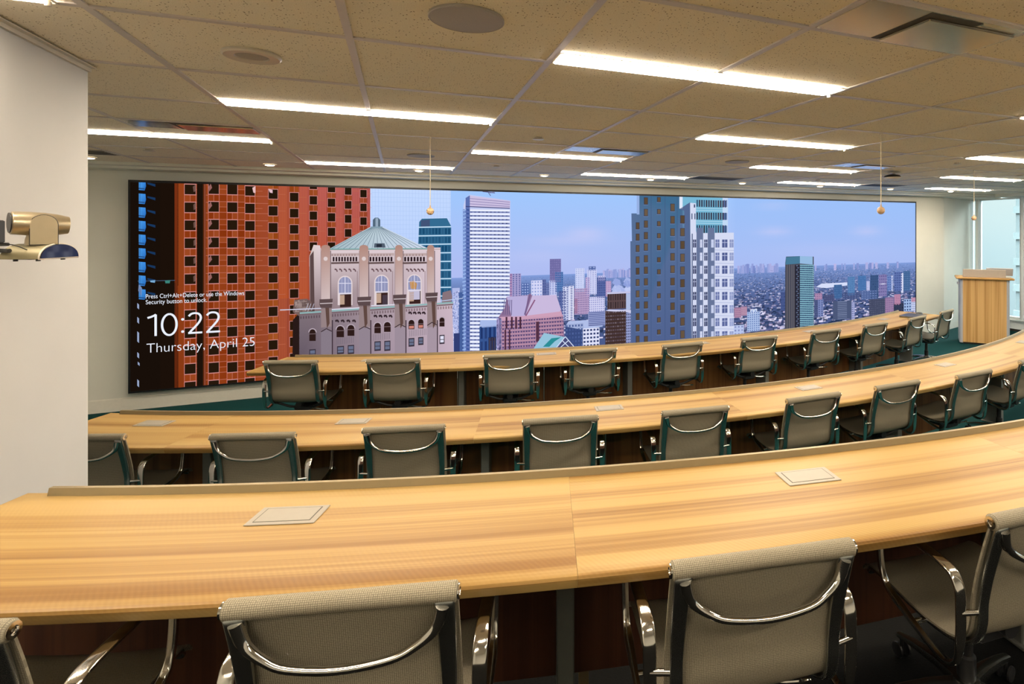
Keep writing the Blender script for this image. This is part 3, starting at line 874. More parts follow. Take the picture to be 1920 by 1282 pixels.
# head: barrel on a yoke, turned across the line of sight
hc = view_point(75, 420, DC - .015) - base_c
dirR = inv @ (cR * .54 + cF * .83).normalized(); up = Vector((0, 0, 1)); toV = inv @ (cR * .73 - cF * .68).normalized()
hcl = inv @ hc
bar = []
for (s_, r) in ((-.066, .034), (-.064, .0365), (-.03, .0385), (.012, .0375), (.04, .0345), (.066, .0285), (.0675, .022)): bar.append((hcl + dirR * s_ + up * (-.05 * s_), r))
mb = MB(); mb.tube([p for p, r in bar], [r for p, r in bar], 28); hd = mb.build('camera_head', M['champagne'], t, smooth=True, sharp=45)
p = hcl - dirR * .0665 + up * .0033
mb = MB(); mb.tube([p, p - dirR * .003], .0325, 24); mb.build('lens_ring', M['black'], hd, smooth=True, sharp=40)
ax = (up.cross(toV)).normalized()
yk = hcl + dirR * .009 + toV * .040 + up * -.014
Ry = Matrix(((ax.x, up.x, toV.x, yk.x), (ax.y, up.y, toV.y, yk.y), (ax.z, up.z, toV.z, yk.z), (0, 0, 0, 1)))
ykp = [(-.031, -.052), (.031, -.052)] + [(.031 * math.cos(PI * k / 14), .012 + .031 * math.sin(PI * k / 14)) for k in range(15)]
mb = MB(); mb.prism(ykp, -.008, .004, M=Ry); mb.build('yoke', M['champagne'], t, smooth=True, sharp=40)
mb = MB(); mb.prism([(x * 1.06, z * 1.04) for x, z in ykp], -.02, .001, M=Ry); mb.build('yoke_gasket', M['black'], t, smooth=True, sharp=40)
mb = MB(); mb.lathe([(.036, 0), (.034, .02), (.030, .035)], 24, (hcl.x, hcl.y, .044)); mb.build('pivot', M['champagne'], t, smooth=True)
# dark display edge and plug at the left border
q = view_point(-9, 434, DC - .12)
tag(MB().rbox(-.045, -.01, -.035, .022, .01, .035, .003).build('wall_unit', M['laptop'], loc=q), 'dark slim wall unit edge at the left border beside the camera', 'electronics').rotation_euler = (0, 0, -YAW)
q = view_point(-3, 458, DC - .10)
mb = MB(); mb.tube([(-.03, 0, 0), (.030, 0, 0)], .0055, 12); mb.tube([(.03, 0, 0), (.042, 0, -.001), (.055, .01, -.008), (.06, .03, -.02)], .0015, 8)
mb.tube([(-.03, 0, -.018), (.02, 0, -.020), (.035, .0, -.02)], .0065, 12)
tag(mb.build('cable', M['black'], smooth=True, sharp=40, loc=q), 'black cable with plug running to the conference camera', 'cable').rotation_euler = (0, 0, -YAW)

# ------------------------------------------------------------------ video wall: body, bezel and the flat picture it shows
YS = 7.93
SX0, SX1, SZ0, SZ1 = -2.768, 9.165, CZ - 1.794, CZ + .566
vw = thing('video_wall', 'wide wall-mounted video screen showing a city skyline and a lock screen', 'screen', ((SX0 + SX1) / 2, YS, SZ0))
VO = Vector(((SX0 + SX1) / 2, YS, SZ0))
mb = MB(); mb.box(SX0 - VO.x, .006, 0, SX1 - VO.x, .095, SZ1 - SZ0); mb.build('panel_body', M['bezel'], vw)
mb = MB(); e = .018
mb.box(SX0 - VO.x, 0, 0, SX0 - VO.x + e, .006, SZ1 - SZ0); mb.box(SX1 - VO.x - e, 0, 0, SX1 - VO.x, .006, SZ1 - SZ0)
mb.box(SX0 - VO.x + e, 0, 0, SX1 - VO.x - e, .006, e); mb.box(SX0 - VO.x + e, 0, SZ1 - SZ0 - e * 1.4, SX1 - VO.x - e, .006, SZ1 - SZ0)
mb.build('bezel', M['bezel'], vw)
CXs, SXs = math.cos(YAW), math.sin(YAW)


def S(x, y):
    """measured photo position -> (x, z) on the display plane, local to the video wall"""
    a, bq = (x - PX) / FPX, (y - PY) / FPX
    dx = CXs * a + SXs; dy = -SXs * a + CXs
    k = YS / dy
    return (dx * k - VO.x, CZ - bq * k - VO.z)


def hy(x, y, x2): return PY + (y - PY) * (3687 - x2) / (3687 - x)


class Pic:
    def __init__(s): s.v = []; s.f = []; s.c = []
    XA, XB, ZA, ZB = SX0 - VO.x + .018, SX1 - VO.x - .018, .018, SZ1 - SZ0 - .025

    def clip(s, pts, cols):
        """clip polygon (x,z) with colours against the display rectangle"""
        for ax, lim, sg in ((0, s.XA, 1), (0, s.XB, -1), (1, s.ZA, 1), (1, s.ZB, -1)):
            o = []; oc = []; n = len(pts)
            for i in range(n):
                p, q = pts[i], pts[(i + 1) % n]; cp, cq = cols[i], cols[(i + 1) % n]
                dp, dq = (p[ax] - lim) * sg, (q[ax] - lim) * sg
                if dp >= 0: o.append(p); oc.append(cp)
                if (dp >= 0) != (dq >= 0):
                    t = dp / (dp - dq); o.append((p[0] + (q[0] - p[0]) * t, p[1] + (q[1] - p[1]) * t))
                    oc.append(tuple(cp[k] + (cq[k] - cp[k]) * t for k in range(3)))
            pts, cols = o, oc
            if len(pts) < 3: return None, None
        return pts, cols

    def poly(s, px, col, L):
        cols = col if isinstance(col[0], (tuple, list)) else [col] * len(px)
        pts, cols = s.clip([S(*p) for p in px], [tuple(c) for c in cols])
        if not pts: return
        a = sum(pts[i][0] * pts[(i + 1) % len(pts)][1] - pts[(i + 1) % len(pts)][0] * pts[i][1] for i in range(len(pts)))
        if a < 0: pts = pts[::-1]; cols = cols[::-1]
        n = len(s.v); yl = .0055 - .0003 * L
        s.v += [(p[0], yl, p[1]) for p in pts]; s.f.append(tuple(range(n, n + len(pts)))); s.c += [lin(*c) for c in cols]

    def r(s, x0, y0, x1, y1, c, L):
        """upright rectangle; y given at x0, its level lines follow the display"""
        s.poly([(x0, y0), (x1, hy(x0, y0, x1)), (x1, hy(x0, y1, x1)), (x0, y1)], c, L)

    def vgrad(s, x0, y0, x1, y1, ct, cb, L):
        s.poly([(x0, y0), (x1, hy(x0, y0, x1)), (x1, hy(x0, y1, x1)), (x0, y1)], [ct, ct, cb, cb], L)

    def line(s, x0, y0, x1, y1, w, c, L):
        dx, dy = x1 - x0, y1 - y0; l = math.hypot(dx, dy) or 1; nx, ny = -dy / l * w / 2, dx / l * w / 2
        s.poly([(x0 + nx, y0 + ny), (x1 + nx, y1 + ny), (x1 - nx, y1 - ny), (x0 - nx, y0 - ny)], c, L)


P = Pic()
rnd = random.Random(3)


def jit(c, k): d = rnd.uniform(-k, k); return tuple(max(0, min(255, v + d)) for v in c)


def mix(a, b, t): return tuple(x + (y - x) * t for x, y in zip(a, b))


# sky with soft clouds
def sky(x, y):
    t = max(0, min(1, (y - 355) / 150.0))
    c = mix((160, 200, 254), (176, 190, 243), t)
    if x > 1380: c = mix(c, (150, 186, 246), .45 * (1 - t * .6))
    for (cx, cy, sx, sy, a) in ((1098, 438, 36, 12, .55), (1060, 452, 70, 9, .35), (1452, 434, 30, 8, .5), (1450, 386, 30, 7, .3), (1625, 433, 26, 9, .5), (1010, 480, 70, 14, .25), (1560, 470, 120, 16, .2)):
        g = a * math.exp(-((x - cx) / sx) ** 2 - ((y - cy) / sy) ** 2)
        c = mix(c, (206, 206, 246), g)
    return c


nx, ny = 70, 26
for i in range(nx):
    for j in range(ny):
        xa, xb = 830 + i * 12.8, 830 + (i + 1) * 12.8; ya, yb = 346 + j * 7.4, 346 + (j + 1) * 7.4
        q = [(xa, ya), (xb, ya), (xb, yb), (xa, yb)]
        P.poly(q, [sky(*p) for p in q], 0)


# land: hazy bluish ground with houses and trees
def hor(x): return 517 - (x - 970) * .034


def land(x, y):
    t = max(0, min(1, (y - hor(x)) / 70.0))
    return mix((132, 160, 222), (76, 92, 140), t ** .7)


for i in range(60):
    xa, xb = 840 + i * 14.8, 840 + (i + 1) * 14.8
    for j in range(14):
        ya = lambda x: hor(x) + (0, 2, 6, 12, 20, 30, 42, 55, 70, 86, 104, 122, 140, 155, 175)[j]
        yb = lambda x: hor(x) + (0, 2, 6, 12, 20, 30, 42, 55, 70, 86, 104, 122, 140, 155, 175)[j + 1]
        q = [(xa, ya(xa)), (xb, ya(xb)), (xb, yb(xb)), (xa, yb(xa))]
        P.poly(q, [land(*p) for p in q], 1)
for k in range(5200):
    x = rnd.uniform(1375, 1718) if k % 5 else rnd.uniform(955, 1185)
    d = 118 * rnd.random() ** 1.15 + 3
    y = hor(x) + d; s_ = .8 + d / 34.0
    w = s_ * rnd.uniform(.8, 2.2); h = s_ * rnd.uniform(.45, 1.0)
    tr = max(0, 1 - d / 85.0) * .7
    c = rnd.choice([(225, 220, 248), (214, 212, 242), (186, 172, 208), (42, 56, 88), (34, 50, 80), (56, 72, 112), (98, 106, 152), (60, 66, 104), (52, 70, 110)])
    P.r(x, y, x + w, y + h, mix(c, land(x, y), tr), 2)
# hazy skyline on the horizon
for k in range(90):
    x = rnd.choice([rnd.uniform(1380, 1462), rnd.uniform(1380, 1720), rnd.uniform(1130, 1185)]); h = rnd.uniform(3, 13) if x < 1465 else rnd.uniform(1, 5)
    P.r(x, hor(x) - h * .6, x + rnd.uniform(2, 5), hor(x) + 10, mix((150, 165, 222), rnd.choice([(120, 135, 200), (190, 185, 232)]), rnd.random()), 2)
P.poly([(1530, 538), (1541, 531.5), (1589, 529.5), (1589, 535), (1550, 540)], (214, 222, 250), 3)


def tower(x0, y0, x1, y1, base, win, nxw, nyw, L, fx=.5, fy=.5, edge=None, jt=10):
    """facade with a grid of windows"""
    P.r(x0, y0, x1, y1, base, L)
    if edge: P.r(x0, y0, x0 + (x1 - x0) * .22, y1, edge, L + 1); x0 = x0 + (x1 - x0) * .22
    W, Hh = (x1 - x0) / nxw, (y1 - y0) / nyw
    for i in range(nxw):
        xx = x0 + W * (i + .5 - fx / 2)
        for j in range(nyw):
            yy = hy(x0, y0 + Hh * (j + .5 - fy / 2), xx)
            P.r(xx, yy, xx + W * fx, yy + Hh * fy, jit(win, jt), L + 2)


WHT = (222, 224, 250); BLU = (64, 84, 140)
# far and middle towers, left of the grey skyscraper
for a in ((1031, 485.5, 1052, 530, (112, 108, 164), (128, 122, 178), 6, 10), (1041, 510, 1056, 548, (92, 128, 186), (50, 84, 150), 4, 9), (1079, 503, 1096, 548, (206, 214, 248), (166, 178, 226), 4, 12),
          (1101, 506, 1119, 552, (208, 212, 246), (150, 160, 214), 4, 12), (1104, 499.5, 1117, 508, (84, 104, 164), (150, 165, 215), 2, 2), (1119, 520, 1136, 560, (88, 104, 164), (64, 78, 138), 5, 9), (1121, 517, 1135, 527, (206, 206, 244), (140, 140, 200), 4, 3),
          (1136, 527, 1146, 556, (196, 170, 208), (150, 120, 176), 3, 8), (960, 513, 977, 560, (168, 160, 208), (80, 90, 150), 3, 13), (955, 513, 961, 565, (176, 140, 180), (130, 110, 170), 1, 10),
          (978, 531, 992, 556, (82, 104, 166), (160, 180, 230), 3, 5), (996, 526, 1017, 556, (214, 216, 248), (150, 166, 220), 4, 5), (1017, 524, 1024, 556, (96, 108, 164), (70, 86, 146), 2, 6),
          (1030, 526, 1044, 556, (200, 206, 244), (104, 122, 186), 3, 9), (1024, 530, 1031, 556, (92, 104, 160), (130, 146, 200), 2, 6), (1048, 545, 1062, 602, (90, 106, 164), (70, 84, 146), 3, 10),
          (1077, 541, 1105, 590, (186, 160, 200), (110, 96, 150), 9, 12), (1098, 520, 1106, 556, (196, 180, 220), (150, 130, 190), 2, 9), (1104, 557, 1134, 586, (212, 212, 244), (130, 136, 196), 8, 7),
          (1055, 537.5, 1067, 601, (212, 218, 248), (74, 86, 150), 2, 18), (1067.5, 536, 1076, 600, (230, 232, 254), (90, 100, 160), 1, 20), (1077, 560, 1083, 588, (176, 130, 160), (140, 100, 140), 2, 8)):
    tower(*a[:4], a[4], a[5], a[6], a[7], 4)
for k in range(26):
    x = 1146 + rnd.random() * 34; y = 520 + rnd.random() * 45
    P.poly([(x, y - 6), (x + 9, y - 2), (x + 11, y + 6), (x + 2, y + 9), (x - 6, y + 3)], mix((196, 206, 246), (140, 158, 220), rnd.random()), 5)
# white mid-rise and brown block in front
tower(1060, 608, 1094, 652, (58, 76, 128), (74, 94, 150), 6, 6, 7)
P.poly([(1060, 612), (1066, 602), (1100, 600), (1130, 606), (1130, 612), (1092, 618)], (176, 190, 232), 7)
tower(1103, 585, 1135, 612, (152, 162, 208), (90, 100, 156), 1, 8, 7, .94, .45)
tower(1093, 616, 1124, 652, (226, 228, 252), (52, 66, 116), 5, 5, 8, .62, .5)
tower(1135, 583, 1174, 650, (66, 48, 46), (96, 82, 92), 9, 10, 8, .7, .4, jt=22)
P.poly([(1135, 583), (1142, 580), (1183, 581), (1183, 587), (1174, 585)], (206, 206, 236), 9)
tower(1174, 587, 1183, 650, (150, 160, 208), (60, 60, 90), 3, 12, 8)
tower(1139, 550, 1174, 580, (92, 72, 74), (60, 48, 52), 8, 2, 8, .5, .8)
P.r(1138, 548, 1182, 551.5, (196, 196, 228), 9); P.r(1174, 551, 1182, 581, (176, 190, 226), 9)
# white banded tower
P.poly([(869, 385), (873, 371), (881, 365), (957, 376), (957, 382), (955, 660), (868, 660)], (196, 204, 242), 6)
P.r(868, 392, 873, 660, (120, 146, 206), 7); P.poly([(873, 371), (881, 366), (881, 660), (873, 660)], (92, 112, 176), 7)
P.poly([(881, 367), (957, 376.5), (956, 390), (881, 388)], (204, 192, 226), 8)
for k in range(3): P.line(881, 372 + k * 5, 956, 379 + k * 4, 1.0, (130, 120, 170), 9)
P.line(873, 387, 956, 390.5, 1.6, (60, 66, 120), 10)
P.line(905, 359, 928, 361.5, 1.6, (96, 96, 140), 9); P.line(918, 362, 931, 358, 1.2, (150, 150, 190), 9); P.line(913, 357, 920, 367, 1.2, (90, 90, 130), 9)
for k in range(38):
    y = 394 + k * 7.05
    P.line(881, y, 956, y + .8, 3.0, (238, 242, 255), 9); P.line(881, y + 3.3, 955.5, y + 3.9, 2.2, (116, 128, 176), 9)
    for m in range(10): P.r(882 + m * 7.4, y + 2.6, 885 + m * 7.4, y + 4.6, jit((66, 76, 130), 20), 10)
    P.line(867, y + 1, 874, y - 1, 2.2, (156, 184, 236), 9); P.line(874, y - 1, 881, y, 2.6, (60, 84, 150), 9)
# small blue blocks at its foot
P.poly([(899, 606), (902, 600), (931, 600), (931, 612), (904, 614)], (168, 186, 232), 11); tower(899, 612, 931, 664, (56, 86, 146), (36, 58, 112), 4, 2, 11, .5, .8)
tower(916, 632, 930, 664, (44, 44, 66), (62, 58, 78), 3, 1, 13, .5, .9)
# stepped pink building
P.poly([(931, 662), (933, 652), (935, 594), (946, 578), (950, 556), (990, 553), (994, 550), (1000, 556), (1043, 553), (1052, 580), (1057, 601), (1058, 632), (1045, 640), (1000, 656), (990, 662)], (146, 116, 152), 12)
P.poly([(950, 556), (990, 554), (984, 592), (960, 596)], (186, 176, 220), 13); P.poly([(998, 554), (1043, 553), (1052, 580), (1050, 584), (985, 592)], (202, 186, 222), 13)
P.line(1003, 562, 986, 592, 2.5, (140, 92, 130), 14); P.line(994, 552, 984, 590, 3, (120, 96, 140), 14)
for m in range(5): P.line(946 + m * 3.4, 562, 943 + m * 4, 590, 1.2, (96, 84, 130), 14)
P.poly([(938, 594), (984, 592), (1052, 583), (1055, 592), (986, 602), (938, 602)], (206, 160, 186), 13)
for row in range(8):
    y = 600 + row * 6.9
    P.line(938, y, 1056, y - 8, 2.8, (186, 142, 166), 13); P.line(938, y + 3.4, 1056, y - 4.6, 2.6, (86, 72, 116), 14)
    for m in range(24): P.r(940 + m * 4.9, y + 2.2 - m * .33, 941.6 + m * 4.9, y + 5 - m * .33, jit((184, 136, 164), 18), 15)
for x in (948, 958, 966, 974): P.poly([(x, 594), (x + 3.4, 594), (x + 3.4, 616), (x, 616)], (74, 42, 62), 16)
for x in (946, 954): P.poly([(x, 618), (x + 3, 618), (x + 3, 660), (x, 660)], (80, 46, 66), 16)
P.r(1005, 603, 1011, 640, (84, 50, 70), 16)
for k in range(130): P.r(931 + rnd.random() * 8, 596 + rnd.random() * 60, 933 + rnd.random() * 8, 597.5 + rnd.random() * 60, rnd.choice([(60, 56, 100), (170, 160, 210)]), 14)
# green glazed roof with the white gable
P.poly([(1000, 654), (1020, 624), (1046, 629), (1060, 632), (1047, 654)], (150, 196, 220), 17); P.poly([(1018, 650), (1034, 634), (1052, 632), (1040, 640), (1030, 650)], (44, 142, 150), 18)
P.poly([(1042, 652), (1060, 631), (1078, 652)], (72, 74, 120), 18)
for q in ((1043, 652, 1060, 631), (1060, 631, 1078, 652), (1050, 652, 1066, 638), (1068, 652, 1054, 638)): P.line(*q, 1.5, (214, 226, 250), 19)

# large grey-blue skyscraper with lit right flank
P.poly([(1183, 660), (1182, 452), (1185, 452), (1184, 400), (1195, 400), (1195, 355), (1276, 355), (1276, 392), (1296, 380), (1298, 660)], [(82, 100, 146), (88, 110, 150), (88, 110, 150), (88, 112, 152), (84, 112, 150), (58, 104, 140), (58, 110, 146), (66, 108, 146), (86, 112, 152), (78, 94, 140)], 8)
P.r(1194, 362, 1199, 402, (150, 176, 226), 9)
for (x0, x1, y0, pit, h, n) in ((1192.2, 1199.2, 416.7, 21.3, 13.2, 13), (1207.4, 1215, 369.8, 21.7, 13.6, 15), (1232, 1239, 369.2, 22.6, 9.6, 14), (1257, 1265.3, 381.6, 23.2, 14.4, 13), (1275.5, 1284, 403.5, 24.0, 15.4, 11)):
    for k in range(n):
        y = y0 + k * pit
        P.r(x0, y, x1, y + h, (58, 58, 76), 10); P.r(x0 + 1.1, y + .8, x1 - .6, y + h - 1, jit((98, 80, 62), 10), 11)
        P.r(x0 - .6, y + h, x1 + .6, y + h + 1.1, (108, 128, 168), 10)
for x in (1221, 1247, 1270): P.line(x, 358, x, 660, .8, (66, 88, 128), 9)
P.r(1274, 362, 1280, 391, (226, 234, 252), 9)
# glazed crown
P.r(1280, 358, 1365, 440, (120, 184, 214), 8)
for (y, h) in ((374.5, 13), (398, 13.5), (422, 16)):
    for m in range(13):
        x = 1306 + m * 4.4; P.r(x, hy(1306, y, x), x + 2.9, hy(1306, y, x) + h, jit(rnd.choice([(58, 62, 84), (50, 84, 116), (64, 60, 76)]), 8), 10)
for y in (366, 390, 394, 414, 418): P.line(1300, y, 1365, y + 1.5, 1.0, (186, 222, 244), 10)
P.poly([(1355, 362), (1365, 364), (1365, 440), (1355, 440)], (196, 216, 246), 9)
for y in (375, 399, 423): P.r(1357, y, 1359.5, y + 13, (90, 110, 160), 11); P.r(1361.5, y, 1363.5, y + 13, (110, 130, 180), 11)
# lit flank
P.poly([(1294, 380), (1305, 381), (1305, 432), (1306, 437), (1376, 436), (1376, 660), (1297, 660)], (214, 220, 244), 12)
P.poly([(1274, 392), (1294, 379), (1294, 440), (1297, 660), (1286, 660), (1283, 395)], (84, 104, 146), 9)
for (xa, xb, yt) in ((1306, 1318.5, 427), (1327, 1340, 427)):
    P.r(xa, yt, xb, 660, (104, 118, 154), 13)
P.r(1297, 438, 1299, 660, (90, 104, 140), 13)
for k in range(10):
    y = 449 + k * 24.6
    for (xa, xb, c) in ((1299.5, 1305.5, (64, 70, 104)), (1312.5, 1317, (206, 212, 238)), (1320.5, 1326.5, (64, 72, 106)), (1333.5, 1338.5, (196, 204, 234)), (1341.5, 1349, (116, 128, 178)), (1354, 1364, (92, 104, 156)), (1368, 1375.5, (150, 162, 206))):
        P.r(xa, y, xb, y + 15, jit(c, 10), 14)
        P.r(xa, y + 5, xb, y + 6, (190, 198, 230), 15)
        if xb - xa > 5: P.r((xa + xb) / 2 - .4, y, (xa + xb) / 2 + .4, y + 15, (190, 198, 232), 15)
    P.line(1340, y + 19.5, 1376, y + 20.4, 1, (176, 186, 222), 14)
for x in (1296.5, 1302): P.r(x, 400, x + 2, 411, (80, 92, 130), 14)
P.r(1301, 383, 1303.5, 389, (60, 70, 110), 14)

# right-hand part of the city
for a in ((1389, 575, 1401, 592, (188, 150, 176), (140, 104, 140), 8, 5), (1377, 577, 1390, 596, (180, 140, 168), (140, 100, 140), 6, 5), (1401, 585, 1425, 622, (172, 192, 232), (90, 116, 176), 6, 9), (1407, 580, 1420, 588, (210, 222, 248), (160, 180, 226), 2, 1),
          (1376, 610, 1395, 630, (186, 200, 238), (140, 150, 200), 3, 3), (1464, 548, 1473, 582, (72, 88, 140), (60, 76, 126), 3, 6), (1527, 562, 1534, 596, (70, 82, 122), (90, 100, 150), 3, 8), (1534, 562, 1544, 594, (126, 140, 192), (70, 82, 130), 2, 8),
          (1528, 550, 1542, 562, (176, 140, 176), (130, 104, 150), 4, 3), (1545, 553, 1565, 566, (72, 80, 122), (90, 94, 136), 5, 3), (1562, 565, 1597, 600, (76, 88, 122), (112, 124, 158), 1, 10), (1597, 566, 1603, 602, (170, 176, 222), (90, 96, 140), 2, 9),
          (1564, 534, 1579, 560, (64, 100, 152), (80, 118, 170), 4, 6), (1590, 519, 1603, 554, (92, 134, 184), (70, 112, 170), 4, 9), (1609, 517, 1624, 545, (70, 112, 170), (84, 128, 184), 4, 8), (1625, 527, 1631, 545, (196, 200, 236), (150, 160, 210), 2, 5),
          (1632, 516, 1647, 560, (62, 88, 132), (54, 78, 120), 4, 9), (1648, 515, 1663, 556, (134, 126, 178), (100, 96, 150), 4, 7), (1650, 531, 1662, 534, (220, 220, 246), (220, 220, 246), 1, 1), (1664, 518, 1675, 545, (110, 136, 196), (70, 96, 160), 3, 6), (1671, 517, 1675, 545, (226, 228, 250), (200, 206, 240), 1, 6),
          (1677, 510, 1692, 546, (96, 116, 176), (60, 78, 136), 4, 8), (1690, 512, 1694, 549, (226, 228, 250), (200, 206, 240), 1, 6), (1694, 508, 1707, 545, (66, 100, 148), (90, 124, 172), 4, 9),
          (1615, 545, 1645, 562, (84, 104, 156), (110, 130, 180), 6, 4), (1580, 550, 1612, 562, (70, 84, 130), (96, 110, 156), 6, 3), (1630, 561, 1660, 592, (68, 74, 100), (84, 90, 118), 9, 8), (1660, 558, 1676, 590, (160, 130, 168), (116, 94, 140), 5, 8), (1677, 552, 1689, 572, (190, 140, 172), (150, 104, 140), 4, 6),
          (1676, 569, 1695, 592, (54, 62, 88), (44, 50, 74), 4, 4), (1695, 561, 1709, 584, (160, 186, 230), (56, 76, 124), 3, 4), (1709, 558, 1719, 566, (196, 150, 176), (170, 120, 150), 3, 2), (1709, 566, 1719, 584, (206, 214, 244), (100, 110, 160), 4, 5)):
    tower(*a[:4], a[4], a[5], a[6], a[7], 4)
# dark balcony tower
P.poly([(1472.5, 493), (1474, 481), (1500, 480), (1526, 481), (1526, 625), (1472, 625)], (72, 74, 88), 8)
P.poly([(1474, 482), (1500, 480), (1500, 494), (1473, 496)], (72, 122, 152), 9); P.poly([(1500, 480), (1524, 481), (1524, 496), (1500, 494)], (150, 188, 226), 9)
for k in range(32):
    y = 497 + k * 4.0
    P.line(1500, y, 1525, y + .6, 2.0, (134, 186, 204), 10); P.line(1500, y + 2, 1525, y + 2.5, 1.4, (56, 92, 124), 10)
    for m in range(6): P.r(1501 + m * 4.1, y + 1.2, 1502.8 + m * 4.1, y + 2.6, jit((60, 86, 120), 26), 11)
    P.r(1493 + (k % 2) * 2, y, 1496 + (k % 2) * 2, y + 2, (96, 110, 140), 11)
P.r(1490, 497, 1500, 625, (44, 44, 58), 9)
for x in (1476, 1480.5, 1485, 1489): P.line(x, 496, x, 625, 1.4, (108, 104, 112), 10)
for k in range(36): P.line(1500 + 24, 497 + k * 3.6, 1526.5, 497 + k * 3.6, 1.2, (150, 196, 214), 11)

# pale glass tower and the teal one
P.vgrad(694, 344, 845, 600, (196, 218, 255), (176, 200, 252), 6)
for k in range(26): P.line(698 + k * 5.8, 346, 698 + k * 5.8, 600, .5, (172, 198, 244), 7)
for k in range(26): P.line(697, 352 + k * 8.6, 845, hy(697, 352 + k * 8.6, 845), .5, (172, 198, 244), 7)
for k in range(40): P.r(700 + rnd.random() * 140, 356 + rnd.random() * 150, 706 + rnd.random() * 134, 357 + rnd.random() * 150, (206, 222, 255), 6) if k < 0 else None
P.poly([(786, 416), (791, 410), (838, 409), (846, 424), (846, 560), (784, 560), (784, 462)], (52, 108, 146), 9)
for k in range(9):
    y = 426 + k * 16.2; P.line(784, y, 846, y - 1, 2.0, (200, 228, 250), 11)
    for m in range(10): P.r(786 + m * 6.0, y + 2, 790.4 + m * 6.0, y + 13, jit((34, 84, 122), 14), 10)
P.poly([(789, 413), (806, 411), (806, 424), (789, 425)], (66, 84, 120), 11)

# red tower on the left
P.poly([(236, 330), (312, 334), (312, 760), (236, 760)], (24, 15, 9), 3)
P.r(300, 332, 334, 745, (27, 16, 9), 4)
P.poly([(330, 332), (482, 336), (482, 735), (330, 752)], [(150, 66, 26), (152, 68, 30), (142, 62, 24), (134, 56, 20)], 4)
P.poly([(482, 336), (697, 342), (697, 690), (482, 735)], [(160, 72, 40), (176, 84, 84), (158, 72, 56), (146, 66, 32)], 4)
P.vgrad(327, 333, 333, 750, (120, 48, 20), (90, 36, 14), 5)
P.r(369, 332, 380.5, 748, (30, 18, 10), 9); P.r(380.5, 332, 386, 748, (96, 44, 20), 9); P.line(384, 334, 384, 746, .8, (206, 110, 90), 10)
cols = [  # x0, x1, first top, pitch, height, count  (measured down each column)
    (345.5, 367.3, 344.8, 33.75, 20, 12), (390.5, 410.8, 343.8, 33.6, 20.2, 12), (425.5, 445.4, 344.9, 33.4, 20, 12), (459, 478, 348.0, 32.8, 19.3, 12),
    (503, 521, 354.3, 31.5, 18.8, 11), (543, 560, 360.5, 30.2, 17.6, 11), (580, 595, 366.9, 28.9, 16.8, 5), (614, 629, 371.5, 27.4, 16.6, 4), (646, 659.5, 376.0, 26.4, 15.8, 4), (675, 688, 355.0, 25.9, 15.4, 5)]
PINK = (212, 140, 136)
for ci, (x0, x1, y0, pit, h, n) in enumerate(cols):
    left = ci < 4
    lw = 1.5 if left else 1.2
    lc = PINK if left else (208, 134, 130)
    # piers between windows and level joints
    nxt = cols[ci + 1][0] if ci < 9 else 697
    prv = cols[ci - 1][1] if ci else 333
    for k in range(-1, n):
        y = y0 + k * pit
        for yy in (y, y + h):
            P.line(x0, yy, x1, hy(x0, yy, x1), lw, lc, 7)
            if left: P.line(x1, hy(x0, yy, x1), nxt, hy(x0, yy, nxt), 1.1, (186, 104, 82), 6)
        xm = (x0 + x1) / 2; bc = (146, 62, 24) if left else mix((156, 76, 28), (150, 66, 40), (ci - 4) / 6)
        P.r(x0, y + h, xm, y + pit, jit(bc, 11), 5); P.r(xm, hy(x0, y + h, xm), x1, hy(x0, y + pit, xm), jit(bc, 11), 5)
        if left and ci < 3 and ci:
            P.r(x1, hy(x0, y, x1), nxt, hy(x0, y + h * .5, x1), jit(bc, 11), 5); P.r(x1, hy(x0, y + h * .5, x1), nxt, hy(x0, y + h, x1), jit(bc, 11), 5); P.r(x1, hy(x0, y + h, x1), nxt, hy(x0, y + pit, x1), jit(bc, 11), 5)
        P.line((x0 + x1) / 2, y + h, (x0 + x1) / 2, y + pit, 1.1, (188, 106, 84), 6)
        P.line(x1, hy(x0, y + h * .5, x1), min(nxt, x1 + 14), hy(x0, y + h * .5, x1 + 14), 1.0, (184, 100, 74), 6)
        if 0 <= k or y + h > 340:
            P.r(x0, y, x1, y + h, (38, 24, 12), 8)
            P.line(x0, y, x0, y + h, 1.0, lc, 9); P.line(x1, hy(x0, y, x1), x1, hy(x0, y + h, x1), 1.0, lc, 9)
            P.line(x0, y, x1, hy(x0, y, x1), lw, lc, 9); P.line(x0, y + h, x1, hy(x0, y + h, x1), lw, lc, 9)
    if left: P.line(x0, 334, x0, 750, .8, (214, 124, 112), 6); P.line(x1, 334, x1, 750, .8, (214, 124, 112), 6)
    else:
        for dx in (3, 6, 9, 12, 15):
            if x1 + dx < nxt - 2: P.line(x1 + dx, 336, x1 + dx, 735, .7, (212, 108, 96) if ci > 5 else (204, 104, 66), 6)
# pinkish band near the right face's outer bays
for (xa, xb, a) in ((523, 541, (168, 80, 58)), (561, 579, (174, 84, 74)), (596, 612, (178, 88, 84)), (630, 645, (176, 88, 88)), (660, 674, (174, 86, 88)), (688.5, 697, (164, 80, 82))):
    P.vgrad(xa, 338, xb, 560 if xa < 580 else 480, a, mix(a, (176, 76, 34), .75), 5)
for k in range(6): P.poly([(362 + rnd.uniform(-1, 1), 350 + k * 33.7), (367, 346 + k * 33.7), (367, 358 + k * 33.7), (363, 360 + k * 33.7)], (110, 80, 72), 9)
for k in range(7): P.poly([(391, 350 + k * 33.6), (395, 344 + k * 33.6), (397.5, 352 + k * 33.6), (392, 359 + k * 33.6)], (150, 100, 96), 9)
P.poly([(473, 352), (479, 349), (479, 362), (475, 361)], (232, 190, 190), 10); P.poly([(503, 354), (511, 356), (511, 362), (506, 361)], (228, 190, 200), 10)
